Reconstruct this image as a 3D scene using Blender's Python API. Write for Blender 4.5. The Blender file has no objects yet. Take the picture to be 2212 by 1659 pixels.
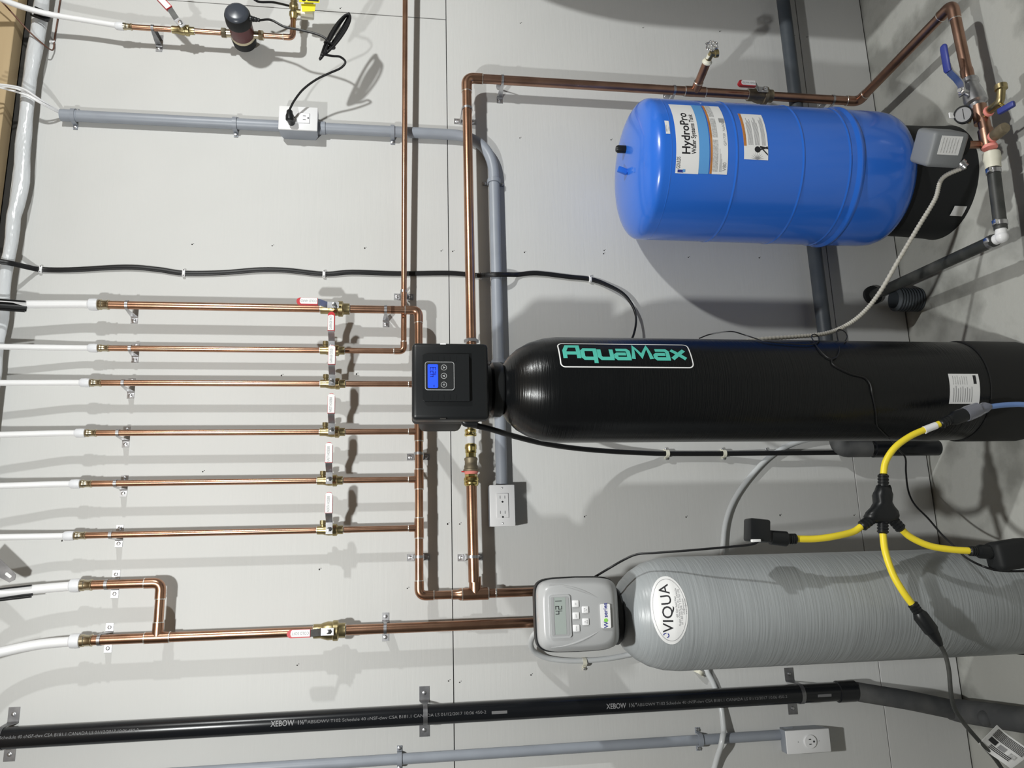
import bpy, bmesh, math, random
from mathutils import Vector, Matrix
random.seed(7)
sc = bpy.context.scene
# ------------------------------------------------------------------ camera
W, H = 2212, 1659
YAW, PITCH, ROLL, FPX = 0.2289202, 0.1449274, 0.0041797, 1706.313
CAM = Vector((0.0, -2.216793, 1.621669))
_fw = Vector((math.sin(YAW)*math.cos(PITCH), math.cos(YAW)*math.cos(PITCH), -math.sin(PITCH)))
_r0 = Vector((math.cos(YAW), -math.sin(YAW), 0)); _u0 = _r0.cross(_fw)
_r = _r0*math.cos(ROLL)+_u0*math.sin(ROLL); _u = _u0*math.cos(ROLL)-_r0*math.sin(ROLL)
cd = bpy.data.cameras.new('camera'); cam = bpy.data.objects.new('camera', cd); sc.collection.objects.link(cam)
cd.sensor_fit = 'HORIZONTAL'; cd.sensor_width = 36; cd.lens = FPX/W*36; cd.clip_start = .02
_m = Matrix.Identity(4)
for i in range(3):
    _m[i][0] = -_u[i]; _m[i][1] = _r[i]; _m[i][2] = -_fw[i]; _m[i][3] = CAM[i]
cam.matrix_world = _m; sc.camera = cam
# ------------------------------------------------------------------ light (two bare ceiling bulbs)
sc.view_settings.view_transform = 'Standard'; sc.view_settings.look = 'None'
sc.view_settings.gamma = 1; sc.view_settings.use_curve_mapping = False; sc.view_settings.exposure = 0.0
w = bpy.data.worlds.new('world'); sc.world = w; w.use_nodes = True
w.node_tree.nodes['Background'].inputs[0].default_value = (.8, .82, .85, 1)
w.node_tree.nodes['Background'].inputs[1].default_value = .02
KDOWN = -.7
for loc, pw in (((-.144, -1.555, 2.444), 76), ((1.787, -1.594, 2.459), 77)):
    ld = bpy.data.lights.new('ceiling_bulb', 'POINT'); ld.energy = pw; ld.shadow_soft_size = .035
    ld.color = (.978, 1.0, .983)
    ld.use_nodes = True; nt = ld.node_tree                    # bulb throws more light downwards than sideways
    em = nt.nodes['Emission']; tcn = nt.nodes.new('ShaderNodeTexCoord'); sx = nt.nodes.new('ShaderNodeSeparateXYZ')
    mm = nt.nodes.new('ShaderNodeMath'); mm.operation = 'MULTIPLY_ADD'; mm.inputs[1].default_value = KDOWN; mm.inputs[2].default_value = 1.0
    nt.links.new(tcn.outputs['Normal'], sx.inputs[0]); nt.links.new(sx.outputs[2], mm.inputs[0]); nt.links.new(mm.outputs[0], em.inputs['Strength'])
    lo = bpy.data.objects.new('ceiling_bulb', ld); lo.location = loc; sc.collection.objects.link(lo)
# ------------------------------------------------------------------ helpers
def ray(px, py): return _fw - _u*((px-W/2)/FPX) - _r*((py-H/2)/FPX)
def P(px, py, d=0.0):                     # point seen at a photo position, at distance d in front of the wall
    v = ray(px, py); return CAM + v*((-d-CAM.y)/v.y)
def F(px, py, h=0.0):                     # point seen at a photo position, at height h above the floor
    v = ray(px, py); return CAM + v*((h-CAM.z)/v.z)
V = Vector
X, Y, Z = V((1,0,0)), V((0,1,0)), V((0,0,1))
def mat(name, col, rough=.5, metal=0.0, bump=None, var=None, spec=None, coat=0, emit=None, trans=0, sss=0, alpha=None):
    m = bpy.data.materials.new(name); m.use_nodes = True; nt = m.node_tree; b = nt.nodes['Principled BSDF']
    b.inputs['Base Color'].default_value = (*col, 1); b.inputs['Roughness'].default_value = rough
    b.inputs['Metallic'].default_value = metal
    if spec is not None: b.inputs['Specular IOR Level'].default_value = spec
    if coat: b.inputs['Coat Weight'].default_value = coat; b.inputs['Coat Roughness'].default_value = .08
    if trans: b.inputs['Transmission Weight'].default_value = trans
    if sss: b.inputs['Subsurface Weight'].default_value = sss; b.inputs['Subsurface Radius'].default_value = (.01,.01,.01)
    if alpha is not None: b.inputs['Alpha'].default_value = alpha
    if emit: b.inputs['Emission Color'].default_value = (*emit[0], 1); b.inputs['Emission Strength'].default_value = emit[1]
    tc = nt.nodes.new('ShaderNodeTexCoord')
    def noise(scale, detail, stretch):
        mp = nt.nodes.new('ShaderNodeMapping'); mp.inputs['Scale'].default_value = stretch
        n = nt.nodes.new('ShaderNodeTexNoise'); n.inputs['Scale'].default_value = scale; n.inputs['Detail'].default_value = detail
        nt.links.new(tc.outputs['Object'], mp.inputs[0]); nt.links.new(mp.outputs[0], n.inputs[0]); return n
    if var:                              # (colour2, scale, lo, hi, stretch)
        n = noise(var[1], 5, var[4] if len(var) > 4 else (1,1,1))
        r = nt.nodes.new('ShaderNodeValToRGB'); r.color_ramp.elements[0].position = var[2]; r.color_ramp.elements[1].position = var[3]
        r.color_ramp.elements[0].color = (*col, 1); r.color_ramp.elements[1].color = (*var[0], 1)
        nt.links.new(n.outputs[0], r.inputs[0]); nt.links.new(r.outputs[0], b.inputs['Base Color'])
    if bump:                             # (kind, scale, strength, dist, stretch)
        if bump[0] == 'wave':
            mp = nt.nodes.new('ShaderNodeMapping'); mp.inputs['Rotation'].default_value = bump[4]
            n = nt.nodes.new('ShaderNodeTexWave'); n.bands_direction = 'Z'; n.inputs['Scale'].default_value = bump[1]
            n.inputs['Distortion'].default_value = 5; n.inputs['Detail'].default_value = 4; n.inputs['Detail Scale'].default_value = .5
            nt.links.new(tc.outputs['Object'], mp.inputs[0]); nt.links.new(mp.outputs[0], n.inputs[0])
        else: n = noise(bump[1], 4, bump[4] if len(bump) > 4 else (1,1,1))
        bp = nt.nodes.new('ShaderNodeBump'); bp.inputs['Strength'].default_value = bump[2]; bp.inputs['Distance'].default_value = bump[3]
        nt.links.new(n.outputs[0], bp.inputs['Height']); nt.links.new(bp.outputs[0], b.inputs['Normal'])
    return m
M = dict(
 wall=mat('painted_plywood', (.60,.60,.588), .62, bump=('noise', 9, .10, .004, (1,1,14)), var=((.57,.57,.558), 3.0, .35, .7)),
 concrete=mat('concrete', (.44,.44,.41), .8, bump=('noise', 60, .3, .004), var=((.24,.24,.22), 5.5, .46, .64)),
 roomwall=mat('room_paint', (.11,.11,.11), .8, var=((.10,.10,.10), 2, .3, .7)),
 gap=mat('dark_gap', (.03,.028,.025), .9),
 wood=mat('joist_wood', (.30,.22,.14), .75, bump=('noise', 8, .3, .003, (1,.06,1)), var=((.2,.14,.08), 6, .35, .7, (1,.05,1))),
 board=mat('rim_board', (.55,.42,.25), .75, var=((.36,.25,.13), 5, .4, .75, (.1,1,1))),
 film=mat('vapour_film', (.62,.64,.66), .22, bump=('noise', 14, .9, .02, (.35,1,1)), coat=.4),
 copper=mat('copper', (.51,.30,.20), .29, 1.0, var=((.38,.21,.135), 22, .38, .75), bump=('noise', 240, .06, .001)),
 copperd=mat('copper_aged', (.44,.265,.195), .36, 1.0, var=((.29,.17,.12), 16, .35, .75), bump=('noise', 200, .08, .001)),
 solder=mat('solder', (.82,.79,.74), .3, 1.0),
 brass=mat('brass', (.47,.39,.21), .36, 1.0, var=((.34,.28,.15), 45, .4, .7)),
 brassb=mat('bright_brass', (.80,.66,.27), .22, 1.0, var=((.66,.53,.2), 40, .4, .7)),
 bronze=mat('bronze_cast', (.30,.25,.17), .55, .7, var=((.22,.185,.13), 60, .4, .7)),
 gold=mat('crimp_brass', (.56,.49,.35), .26, 1.0),
 steel=mat('galvanised_steel', (.58,.58,.59), .36, 1.0, var=((.44,.44,.46), 40, .35, .7)),
 steeld=mat('dark_steel', (.30,.30,.31), .42, .9, var=((.2,.2,.21), 40, .35, .7)),
 chrome=mat('chrome_steel', (.75,.75,.76), .2, 1.0),
 pvc=mat('grey_pvc', (.30,.325,.37), .42, var=((.26,.28,.32), 12, .4, .75)),
 white=mat('white_plastic', (.80,.80,.81), .38),
 ivory=mat('ivory_plastic', (.74,.72,.60), .45),
 pex=mat('white_tube', (.84,.84,.85), .35, sss=.15),
 pexring=mat('tube_ring', (.76,.77,.80), .4, sss=.3),
 clear=mat('clear_tube', (.70,.72,.73), .3, trans=.12),
 black=mat('black_plastic', (.010,.011,.012), .38, spec=.35),
 blackm=mat('black_matt', (.012,.013,.014), .6, spec=.3),
 abs=mat('black_drain_pipe', (.008,.009,.011), .25, spec=.4),
 dusty=mat('dusty_drain_pipe', (.055,.057,.06), .75, var=((.12,.12,.118), 9, .42, .7)),
 drainp=mat('dark_slate_pipe', (.045,.055,.068), .5, var=((.075,.085,.095), 8, .4, .7)),
 blue=mat('blue_paint', (.025,.15,.65), .25, coat=.35),
 btank=mat('black_wound_tank', (.005,.0055,.006), .25, spec=.32, bump=('noise', 7, .22, .004, (1,1,46))),
 bjack=mat('black_tank_boot', (.010,.010,.010), .6, spec=.3),
 gtank=mat('grey_wound_tank', (.35,.37,.38), .34, bump=('noise', 7, .26, .006, (1,1,26)), var=((.32,.338,.348), 7, .4, .7, (1,1,4))),
 ghead=mat('silver_grey_cover', (.40,.405,.41), .30, coat=.25),
 gheadd=mat('grey_panel', (.33,.335,.34), .4),
 silver=mat('silver_trim', (.62,.63,.64), .3, .4),
 yellow=mat('yellow_cord', (.88,.70,.035), .42),
 yellowtag=mat('yellow_tag', (.80,.72,.03), .5),
 red=mat('red_sleeve', (.52,.02,.03), .4),
 lab=mat('label_white', (.80,.80,.80), .5),
 labg=mat('label_grey_print', (.42,.42,.42), .6, var=((.6,.6,.6), 260, .4, .6)),
 ink=mat('black_ink', (.012,.012,.015), .6),
 inkd=mat('dull_print', (.16,.16,.165), .6),
 inkg=mat('grey_ink', (.30,.30,.31), .6),
 navy=mat('navy_ink', (.02,.03,.25), .5),
 green=mat('green_ink', (.25,.62,.10), .5),
 teal=mat('teal_ink', (.085,.50,.40), .5),
 paleblue=mat('pale_blue_band', (.11,.34,.70), .45),
 orange=mat('orange_band', (.50,.20,.05), .4, var=((.32,.12,.03), 30, .45, .7)),
 lcdb=mat('blue_lcd', (.02,.05,.5), .3, emit=((.012,.075,1.0), .85)),
 lcdi=mat('lcd_digit', (.005,.01,.12), .5),
 lcdg=mat('grey_lcd', (.33,.37,.35), .25),
 pink=mat('pink_tape', (.85,.30,.26), .6),
 pipered=mat('red_tape', (.6,.03,.03), .6),
 bluev=mat('blue_vinyl', (.035,.05,.26), .45),
 bluec=mat('blue_cord', (.14,.24,.50), .4),
 clearp=mat('clear_plug', (.35,.36,.42), .15, trans=.55),
 wine=mat('dark_red_housing', (.10,.018,.02), .4),
 slate=mat('slate_cap', (.045,.052,.066), .32),
 switch=mat('switch_cover', (.205,.215,.225), .5),
 armour=mat('armoured_conduit', (.46,.44,.39), .5),
 poly=mat('black_poly_pipe', (.028,.03,.028), .5, var=((.07,.07,.065), 18, .45, .75)),
 ribbed=mat('ribbed_hose', (.05,.058,.066), .6),
 cable=mat('black_cable', (.009,.009,.010), .42, spec=.35),
 brown=mat('brown_wire', (.12,.05,.03), .5),
 dusk=mat('domed_tank_jacket', (.42,.42,.42), .5),
)
class MB:
    def __init__(s): s.v = []; s.f = []
    def add(s, vs, fs):
        o = len(s.v); s.v += [V(v) for v in vs]; s.f += [tuple(i+o for i in f) for f in fs]; return s
    def tube(s, path, r, seg=12, caps=True, closed=False, flat=None):
        path = [V(p) for p in path]; n = len(path)
        rs = r if isinstance(r, (list, tuple)) else [r]*n
        tang = []
        for i in range(n):
            if closed: t = path[(i+1) % n]-path[i-1]
            else: t = path[min(i+1, n-1)]-path[max(i-1, 0)]
            tang.append(t.normalized())
        t0 = tang[0]; a = Z if abs(t0.z) < .9 else X
        if flat is not None: a = flat
        nrm = (a - t0*a.dot(t0)).normalized(); vs = []
        for i in range(n):
            t = tang[i]
            if flat is not None: nrm = flat
            nrm = (nrm - t*nrm.dot(t)).normalized(); b = t.cross(nrm)
            rr = rs[i]; ra, rb = rr if isinstance(rr, (tuple, list)) else (rr, rr)
            for k in range(seg):
                g = 2*math.pi*k/seg; vs.append(path[i]+nrm*(math.cos(g)*ra)+b*(math.sin(g)*rb))
        fs = []
        for i in range(n if closed else n-1):
            j = (i+1) % n
            for k in range(seg):
                l = (k+1) % seg; fs.append((i*seg+k, i*seg+l, j*seg+l, j*seg+k))
        if caps and not closed:
            fs.append(tuple(range(seg))[::-1]); fs.append(tuple((n-1)*seg+k for k in range(seg)))
        return s.add(vs, fs)
    def cyl(s, a, b, r, r2=None, seg=16): return s.tube([a, b], [r, r if r2 is None else r2], seg)
    def lathe(s, o, ax, prof, seg=24):    # prof: (radius, distance along axis)
        o = V(o); ax = V(ax).normalized(); a = Z if abs(ax.z) < .9 else X
        n = (a-ax*a.dot(ax)).normalized(); b = ax.cross(n); vs = []; fs = []
        for r, t in prof:
            for k in range(seg):
                g = 2*math.pi*k/seg; vs.append(o+ax*t+(n*math.cos(g)+b*math.sin(g))*max(r, 1e-5))
        for i in range(len(prof)-1):
            for k in range(seg):
                l = (k+1) % seg; fs.append((i*seg+k, i*seg+l, (i+1)*seg+l, (i+1)*seg+k))
        fs.append(tuple(range(seg))[::-1]); fs.append(tuple((len(prof)-1)*seg+k for k in range(seg)))
        return s.add(vs, fs)
    def box(s, c, size, bev=0, seg=2, rot=None):
        bm = bmesh.new(); bmesh.ops.create_cube(bm, size=1)
        bmesh.ops.scale(bm, vec=size, verts=bm.verts)
        if bev: bmesh.ops.bevel(bm, geom=bm.edges[:], offset=bev, segments=seg, affect='EDGES', profile=.5)
        if rot: bmesh.ops.transform(bm, matrix=rot.to_4x4(), verts=bm.verts)
        bm.verts.index_update()
        s.add([v.co+V(c) for v in bm.verts], [tuple(v.index for v in f.verts) for f in bm.faces]); bm.free(); return s
    def prism(s, poly, o, u, v, depth):   # 2-D outline in plane (u,v) at o, extruded by the vector depth
        o, u, v, depth = V(o), V(u), V(v), V(depth); n = len(poly)
        a = [o+u*p[0]+v*p[1] for p in poly]; b = [q+depth for q in a]
        fs = [tuple(range(n))[::-1], tuple(range(n, 2*n))]+[(i, (i+1) % n, n+(i+1) % n, n+i) for i in range(n)]
        return s.add(a+b, fs)
    def strip(s, path, thick, o, u, v, depth, wds=None):   # bent sheet-metal strip along a 2-D path
        L = []; R_ = []; n = len(path)
        for i, p in enumerate(path):
            a = V(path[max(i-1, 0)]); b = V(path[min(i+1, n-1)]); t = (b-a).normalized(); m = V((-t.y, t.x))*thick/2
            L.append((p[0]+m.x, p[1]+m.y)); R_.append((p[0]-m.x, p[1]-m.y))
        o, u, v, depth = V(o), V(u), V(v), V(depth)
        vs = []; fs = []
        for i_, (a, b) in enumerate(zip(L, R_)):
            A = o+u*a[0]+v*a[1]; B = o+u*b[0]+v*b[1]
            if wds: h = depth*wds[i_]/2; vs += [A-h, B-h, B+h, A+h]
            else: vs += [A, B, B+depth, A+depth]
        for i in range(n-1):
            for k in range(4):
                l = (k+1) % 4; fs.append((i*4+k, (i+1)*4+k, (i+1)*4+l, i*4+l))
        fs += [(0,1,2,3), tuple((n-1)*4+k for k in (3,2,1,0))]
        return s.add(vs, fs)
    def sphere(s, c, r, seg=14, sq=(1,1,1)):
        vs = []; fs = []; n = seg//2
        for i in range(n+1):
            th = math.pi*i/n
            for k in range(seg):
                g = 2*math.pi*k/seg
                vs.append(V(c)+V((math.sin(th)*math.cos(g)*sq[0], math.sin(th)*math.sin(g)*sq[1], math.cos(th)*sq[2]))*r)
        for i in range(n):
            for k in range(seg):
                l = (k+1) % seg; fs.append((i*seg+k, (i+1)*seg+k, (i+1)*seg+l, i*seg+l))
        return s.add(vs, fs)
    def build(s, name, m, parent=None, angle=40):
        off = V((0,0,0)); q = parent
        while q is not None: off += q.location; q = q.parent
        if parent is None and s.v:
            off = V((sum(v.x for v in s.v)/len(s.v), sum(v.y for v in s.v)/len(s.v), min(v.z for v in s.v)))
        me = bpy.data.meshes.new(name); me.from_pydata([tuple(v-off) for v in s.v], [], s.f)
        bm = bmesh.new(); bm.from_mesh(me); bmesh.ops.remove_doubles(bm, verts=bm.verts, dist=1e-6)
        bmesh.ops.recalc_face_normals(bm, faces=bm.faces); bm.to_mesh(me); bm.free()
        me.shade_smooth(); me.set_sharp_from_angle(angle=math.radians(angle)); me.validate()
        me.materials.append(M[m] if isinstance(m, str) else m)
        o = bpy.data.objects.new(name, me); sc.collection.objects.link(o)
        if parent is not None: o.parent = parent
        else: o.location = off
        return o
def thing(name, label, cat, loc, group=None):
    o = bpy.data.objects.new(name, None); sc.collection.objects.link(o); o.empty_display_size = .03
    o.location = V(loc); o['label'] = label; o['category'] = cat
    if group: o['group'] = group
    return o
def tag(o, label, cat, group=None):
    o['label'] = label; o['category'] = cat
    if group: o['group'] = group
    return o
def struct(o): o['kind'] = 'structure'; return o
def fillet(pts, rad, n=7):
    pts = [V(p) for p in pts]; out = [pts[0]]
    for i in range(1, len(pts)-1):
        a, c, b = pts[i-1], pts[i], pts[i+1]; da = (a-c).normalized(); db = (b-c).normalized()
        ang = da.angle(db); L = min(rad/math.tan(ang/2), (a-c).length*.49, (b-c).length*.49)
        p0, p1 = c+da*L, c+db*L
        for k in range(n+1):
            t = k/n; out.append(p0*(1-t)**2+c*2*t*(1-t)+p1*t*t)
    return out+[pts[-1]]
def spline(pts, n=6):
    pts = [V(p) for p in pts]; q = [pts[0]*2-pts[1]]+pts+[pts[-1]*2-pts[-2]]; out = []
    for i in range(1, len(q)-2):
        for k in range(n):
            t = k/n; a, b, c, d = q[i-1], q[i], q[i+1], q[i+2]
            out.append(.5*((2*b)+(c-a)*t+(2*a-5*b+4*c-d)*t*t+(3*b-a-3*c+d)*t**3))
    return out+[pts[-1]]
def pix(path): return spline([P(*q) for q in path])
# --- lettering: glyph outlines as thin print on a plane or wrapped on a round surface
def glyphs(body, size, bold=0.0, align='LEFT', shear=0.0, sx=1.0):
    cu = bpy.data.curves.new('lettering', 'FONT'); cu.body = body; cu.size = size; cu.align_x = align
    cu.align_y = 'CENTER'; cu.offset = bold; cu.resolution_u = 3; cu.shear = shear
    ob = bpy.data.objects.new('lettering', cu); me = bpy.data.meshes.new_from_object(ob)
    vs = [(v.co.x*sx, v.co.y) for v in me.vertices]; fs = [tuple(p.vertices) for p in me.polygons]
    bpy.data.objects.remove(ob); bpy.data.curves.remove(cu); bpy.data.meshes.remove(me)
    return vs, fs
def flat_text(body, size, o, u, v, parent, m='ink', bold=0.0, align='CENTER', name='lettering', sx=1.0):
    vs, fs = glyphs(body, size, bold, align, sx=sx); mb = MB(); mb.add([V(o)+V(u)*a+V(v)*b for a, b in vs], fs)
    return mb.build(name, m, parent)
class Round:                              # a vertical surface of revolution: profile (z, r) from the top down
    def __init__(s, x, y, prof): s.x, s.y, s.p = x, y, sorted(prof)
    def r(s, z):
        p = s.p
        if z <= p[0][0]: return p[0][1]
        for (z0, r0), (z1, r1) in zip(p, p[1:]):
            if z <= z1: return r0+(r1-r0)*(z-z0)/max(z1-z0, 1e-6)
        return p[-1][1]
    def at(s, a, z, off=.0006):
        r = s.r(z)+off; return V((s.x+r*math.sin(a), s.y-r*math.cos(a), z))
    def hit(s, px, py, off=0.0):          # first point of the surface under a photo position
        v = ray(px, py); t = 1.0; pt = CAM+v*t
        while t < 4:
            pt = CAM+v*t
            if math.hypot(pt.x-s.x, pt.y-s.y) <= s.r(pt.z)+off: break
            t += .0008
        return pt
    def az(s, px, py):
        p = s.hit(px, py); return math.atan2(p.x-s.x, s.y-p.y), p.z
    def patch(s, a0, a1, z0, z1, off=.0005, na=14, nz=4, mb=None):
        mb = mb or MB(); vs = [s.at(a0+(a1-a0)*i/na, z0+(z1-z0)*j/nz, off) for j in range(nz+1) for i in range(na+1)]
        fs = [(j*(na+1)+i, j*(na+1)+i+1, (j+1)*(na+1)+i+1, (j+1)*(na+1)+i) for j in range(nz) for i in range(na)]
        return mb.add(vs, fs)
    def text(s, body, size, a, z, parent, m='ink', bold=0.0, align='LEFT', down=False, off=.0009, sx=1.0, shear=0.0, name='lettering'):
        vs, fs = glyphs(body, size, bold, align, shear, sx); R0 = s.r(z); mb = MB()
        if down: mb.add([s.at(a+q/R0, z-p, off) for p, q in vs], fs)
        else: mb.add([s.at(a+p/R0, z+q, off) for p, q in vs], fs)
        return mb.build(name, m, parent)

# ================================================================== the room
XL, XR, YF, ZC = -2.3, 3.3, -4.3, 2.98
SEAM = 1.469; LOW = SEAM-1.2192; TOP = 2.70
wb = struct(MB().box((.5,.06,1.45), (5.7,.08,2.96)).build('wall_back', 'gap'))
def panel(x0, x1, z0, z1):
    MB().box(((x0+x1)/2, .009, (z0+z1)/2), (x1-x0-.0022, .018, z1-z0-.0022), .0008, 1).build('plywood_panel', 'wall', wb)
for x0, x1, z0, z1 in ((XL,-.72,SEAM,TOP), (-.72,1.721,SEAM,TOP), (1.721,XR,SEAM,TOP), (XL,XR,LOW,SEAM),
                       (XL,XR,.004,LOW)):
    panel(x0, x1, z0, z1)
# screw dimples in the boards
dm = MB()
for px, py in ((415,528),(588,531),(788,536),(953,542),(978,543),(1133,545),(1305,541),(1304,548),(1487,556),(1640,557),(1124,50),(1389,60),(1555,68),
        (1715,78),(1743,80),(438,1019),(608,811),(770,808),(1263,1116),(1482,1117),(1685,1113),(1845,1113),(967,1132),(993,1132),(969,1471),(993,1474),
        (1147,1458),(735,18),(1123,298),(1320,302),(134,1168),(1374,1395),(690,1230),(880,1271),(642,1437)):
    q = P(px, py); ln = random.uniform(.8, 1.6)
    dm.sphere((q.x, .0002, q.z), .0022, 8, (ln, .5, 1.0))
    dm.sphere((q.x+.003, .0002, q.z-.004), .0012, 6, (1, .4, 1.6))
d_ = dm.build('screw_dimple', 'gap', wb); d_['kind'] = 'stuff'
struct(MB().box((.5,(YF)/2,-.05), (5.7,-YF+.2,.1)).build('floor', 'concrete'))
struct(MB().box((.5,YF/2,ZC+.03), (5.7,-YF+.2,.06)).build('ceiling', 'wood'))
struct(MB().box((XL-.03,YF/2,1.47), (.06,-YF,2.94)).build('wall_left', 'roomwall'))
struct(MB().box((XR+.03,YF/2,1.47), (.06,-YF,2.94)).build('wall_right', 'roomwall'))
struct(MB().box((.5,YF-.03,1.47), (5.7,.06,2.94)).build('wall_front', 'roomwall'))
# top of the wall: rim board, joists, rolled vapour film
rb = struct(MB().box((.5,-.014,2.790), (5.6,.054,.135), .002, 1).build('trim_1', 'board'))
flat_text('T  MILL   I CO', .05, V((1.20,-.0416,2.757)), X, Z, rb, 'ink', .0006)
jx = F(20, 150, 2.86).x
for i in range(-7, 5):
    x = 1.47+i*.4064
    if XL+.1 < x < XR-.1: struct(MB().box((x, -2.17, 2.915), (.038, 4.2, .128), .002, 1).build('trim_2', 'wood'))
fl = []; fr_ = []; fza, fzb = P(72,250,.05).z, P(42,250,.05).z; FZ, FH = (fza+fzb)/2, (fzb-fza)/2
for i in range(81):
    x = -.3+i*2.9/80; st = 0 if x > .98 else .004
    fl.append((x, -.046-.003*math.sin(i*.45)-.002*math.sin(i*1.3), FZ+st+.003*math.sin(i*.31)+.0015*math.sin(i*1.1)))
    fr_.append((FH+.0015*math.sin(i*.5+1)+.001*math.sin(i*1.7)+(.002 if x > .98 else 0), .015+.002*math.sin(i*.4)))
film = MB().tube(fl, fr_, 14, flat=Z)
tag(film.build('vapour_film_roll', 'film', None, 70), 'shiny grey-white plastic film rolled along the top of the wall', 'plastic film')

# ================================================================== blue pressure tank
BX, BY, BR = 1.091, -.232, .195
zb = lambda px, py: P(px, py, .326).z   # the right-hand outline of the tank
z_top = .986; z_sh = zb(1402, 216)
prof = [(0, z_top)]+[(BR*t, z_sh+(z_top-z_sh)*(1-t**2.5)**.5) for t in (.15,.3,.45,.58,.7,.79,.86,.91,.945,.97,.985,.995)]+[(BR, z_sh)]
_bl = Round(BX, BY, [(0,BR),(1,BR)])
zr = [_bl.az(q,330)[1] for q in (1451,1593,1737,1838)]
zrg = _bl.az(1861,330)[1]; zend = P(1996, 365, .420).z
def ringp(zc, h, hgt): return [(BR, zc+h+.002), (BR, zc+h), (BR+hgt, zc+h*.35), (BR+hgt, zc-h*.35), (BR, zc-h), (BR, zc-h-.002)]
body = list(prof)
for z in zr[1:]: body += ringp(z, .0035, .0018)
body += ringp(zrg, .011, .006)
body += [(BR-.0005, zend+.06), (BR-.003, zend+.035), (BR-.010, zend+.016), (BR-.022, zend+.003), (BR-.035, zend), (0, zend)]
bt = thing('pressure_tank', 'tall bright blue steel water pressure tank on a black base', 'tank', (BX, BY, 0))
MB().lathe((BX,BY,0), Z, body, 96).build('vessel', 'blue', bt, 50)
MB().lathe((BX,BY,0), Z, [(BR-.0002,zr[0]+.0025),(BR+.0005,zr[0]+.0008),(BR+.0005,zr[0]-.0008),(BR-.0002,zr[0]-.0025)], 96).build('weld_seam', 'blue', bt)
MB().lathe((BX,BY,0), Z, [(.160,zend+.002),(.162,.09),(.166,.012),(.168,0),(.15,0)], 64).build('base_stand', 'blackm', bt)
BLUE = Round(BX, BY, [(z, r) for r, z in prof]+[(.2, BR)])
BASE = Round(BX, BY, [(0, .168), (.3, .16)])
a0, z0 = BASE.az(2098, 452); BASE.patch(a0-.14, a0+.05, .012, .05, .0008, 4, 1).build('base_sticker', 'lab', bt)
# dome fittings
q = P(1336, 322, .26); MB().lathe((q.x,q.y,q.z-.02), Z, [(.011,0),(.011,.022),(.008,.027),(0,.028)], 14).build('air_valve_cap', 'black', bt)
q = BLUE.at(-.35, .985, 0); MB().lathe((BX-.045,BY-.08,z_top-.02), V((-.1,-.25,1)), [(.010,0),(.010,.012),(.007,.016),(0,.017)], 14).build('plug', 'blue', bt)
MB().box((BX-.02,BY-.03,z_top+.012), (.018,.012,.03), .004, 2, Matrix.Rotation(.35,3,'Y')).build('lifting_lug', 'blue', bt)
# main label: white field, pale blue band, orange line, data field
def lab(name, px0, px1, pyr, pyl, m, parent, off=.0006):
    aR, _ = BLUE.az((px0+px1)/2, pyr); aL, zl = BLUE.az(px0, pyl); _, z1 = BLUE.az(px1, pyl)
    return BLUE.patch(aL, aR, z1, zl, off, 26, 8).build(name, m, parent), aL, aR, zl, z1
L1, aL, aR, zt, zbm = lab('main_label', 1458, 1508, 228, 374, 'lab', bt)
def span_text(body, size, px, py0, py1, m, bold, parent):      # lettering set between two photo positions on the tank
    a0, z0 = BLUE.az(px, py0); a1, _ = BLUE.az(px, py1); vs, _ = glyphs(body, size, bold)
    w0 = max(v[0] for v in vs)-min(v[0] for v in vs)
    BLUE.text(body, size, a0, z0, parent, m, bold, sx=(a1-a0)*BR/w0)
span_text('HydroPro', .032, 1483, 334, 246, 'ink', .0006, L1)
span_text('Water Systems Tank', .0175, 1499, 333, 248, 'ink', .0003, L1)
span_text('GOULDS', .0150, 1465, 364, 339, 'ink', .0001, L1)
BLUE.patch(aL+.012, aL+.050, zt-.022, zt-.006, .0009, 4, 2).build('drop_mark', 'navy', L1)
BLUE.patch(aL+.020, aL+.056, zt-.027, zt-.020, .001, 4, 2).build('drop_mark', 'paleblue', L1)
L2 = lab('blue_band', 1508, 1530, 229, 375, 'paleblue', bt)[0]
L3 = lab('orange_line', 1532, 1537, 230, 375, 'orange', bt)[0]
L4, aL4, aR4, zt4, zb4 = lab('data_label', 1537, 1570, 231, 376, 'lab', bt)
da = aR4-aL4; hz = zt4-zb4
for f0, f1 in ((.03,.41),(.44,.72),(.75,.99)):
    BLUE.patch(aL4+da*f0, aL4+da*f1, zt4-hz*.36, zt4-hz*.02, .0009, 6, 1).build('print_block', 'labg', L4)
BLUE.patch(aL4+da*.66, aL4+da*.73, zb4+hz*.04, zb4+hz*.40, .0009, 3, 1).build('print_block', 'inkg', L4)
BLUE.text('V80', .014, aL4+da*.04, zb4+hz*.20, L4, 'inkg', .0002)
BLUE.text('GP1739', .011, aL4+da*.34, zb4+hz*.17, L4, 'inkg')
BLUE.text('NsA008', .011, aL4+da*.53, zb4+hz*.17, L4, 'inkg')
for k in range(3): BLUE.patch(aL4+da*.03, aL4+da*(.30-.06*k), zt4-hz*(.46+.06*k)-.001, zt4-hz*(.46+.06*k), .0009, 4, 1).build('print_line', 'inkg', L4)
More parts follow.
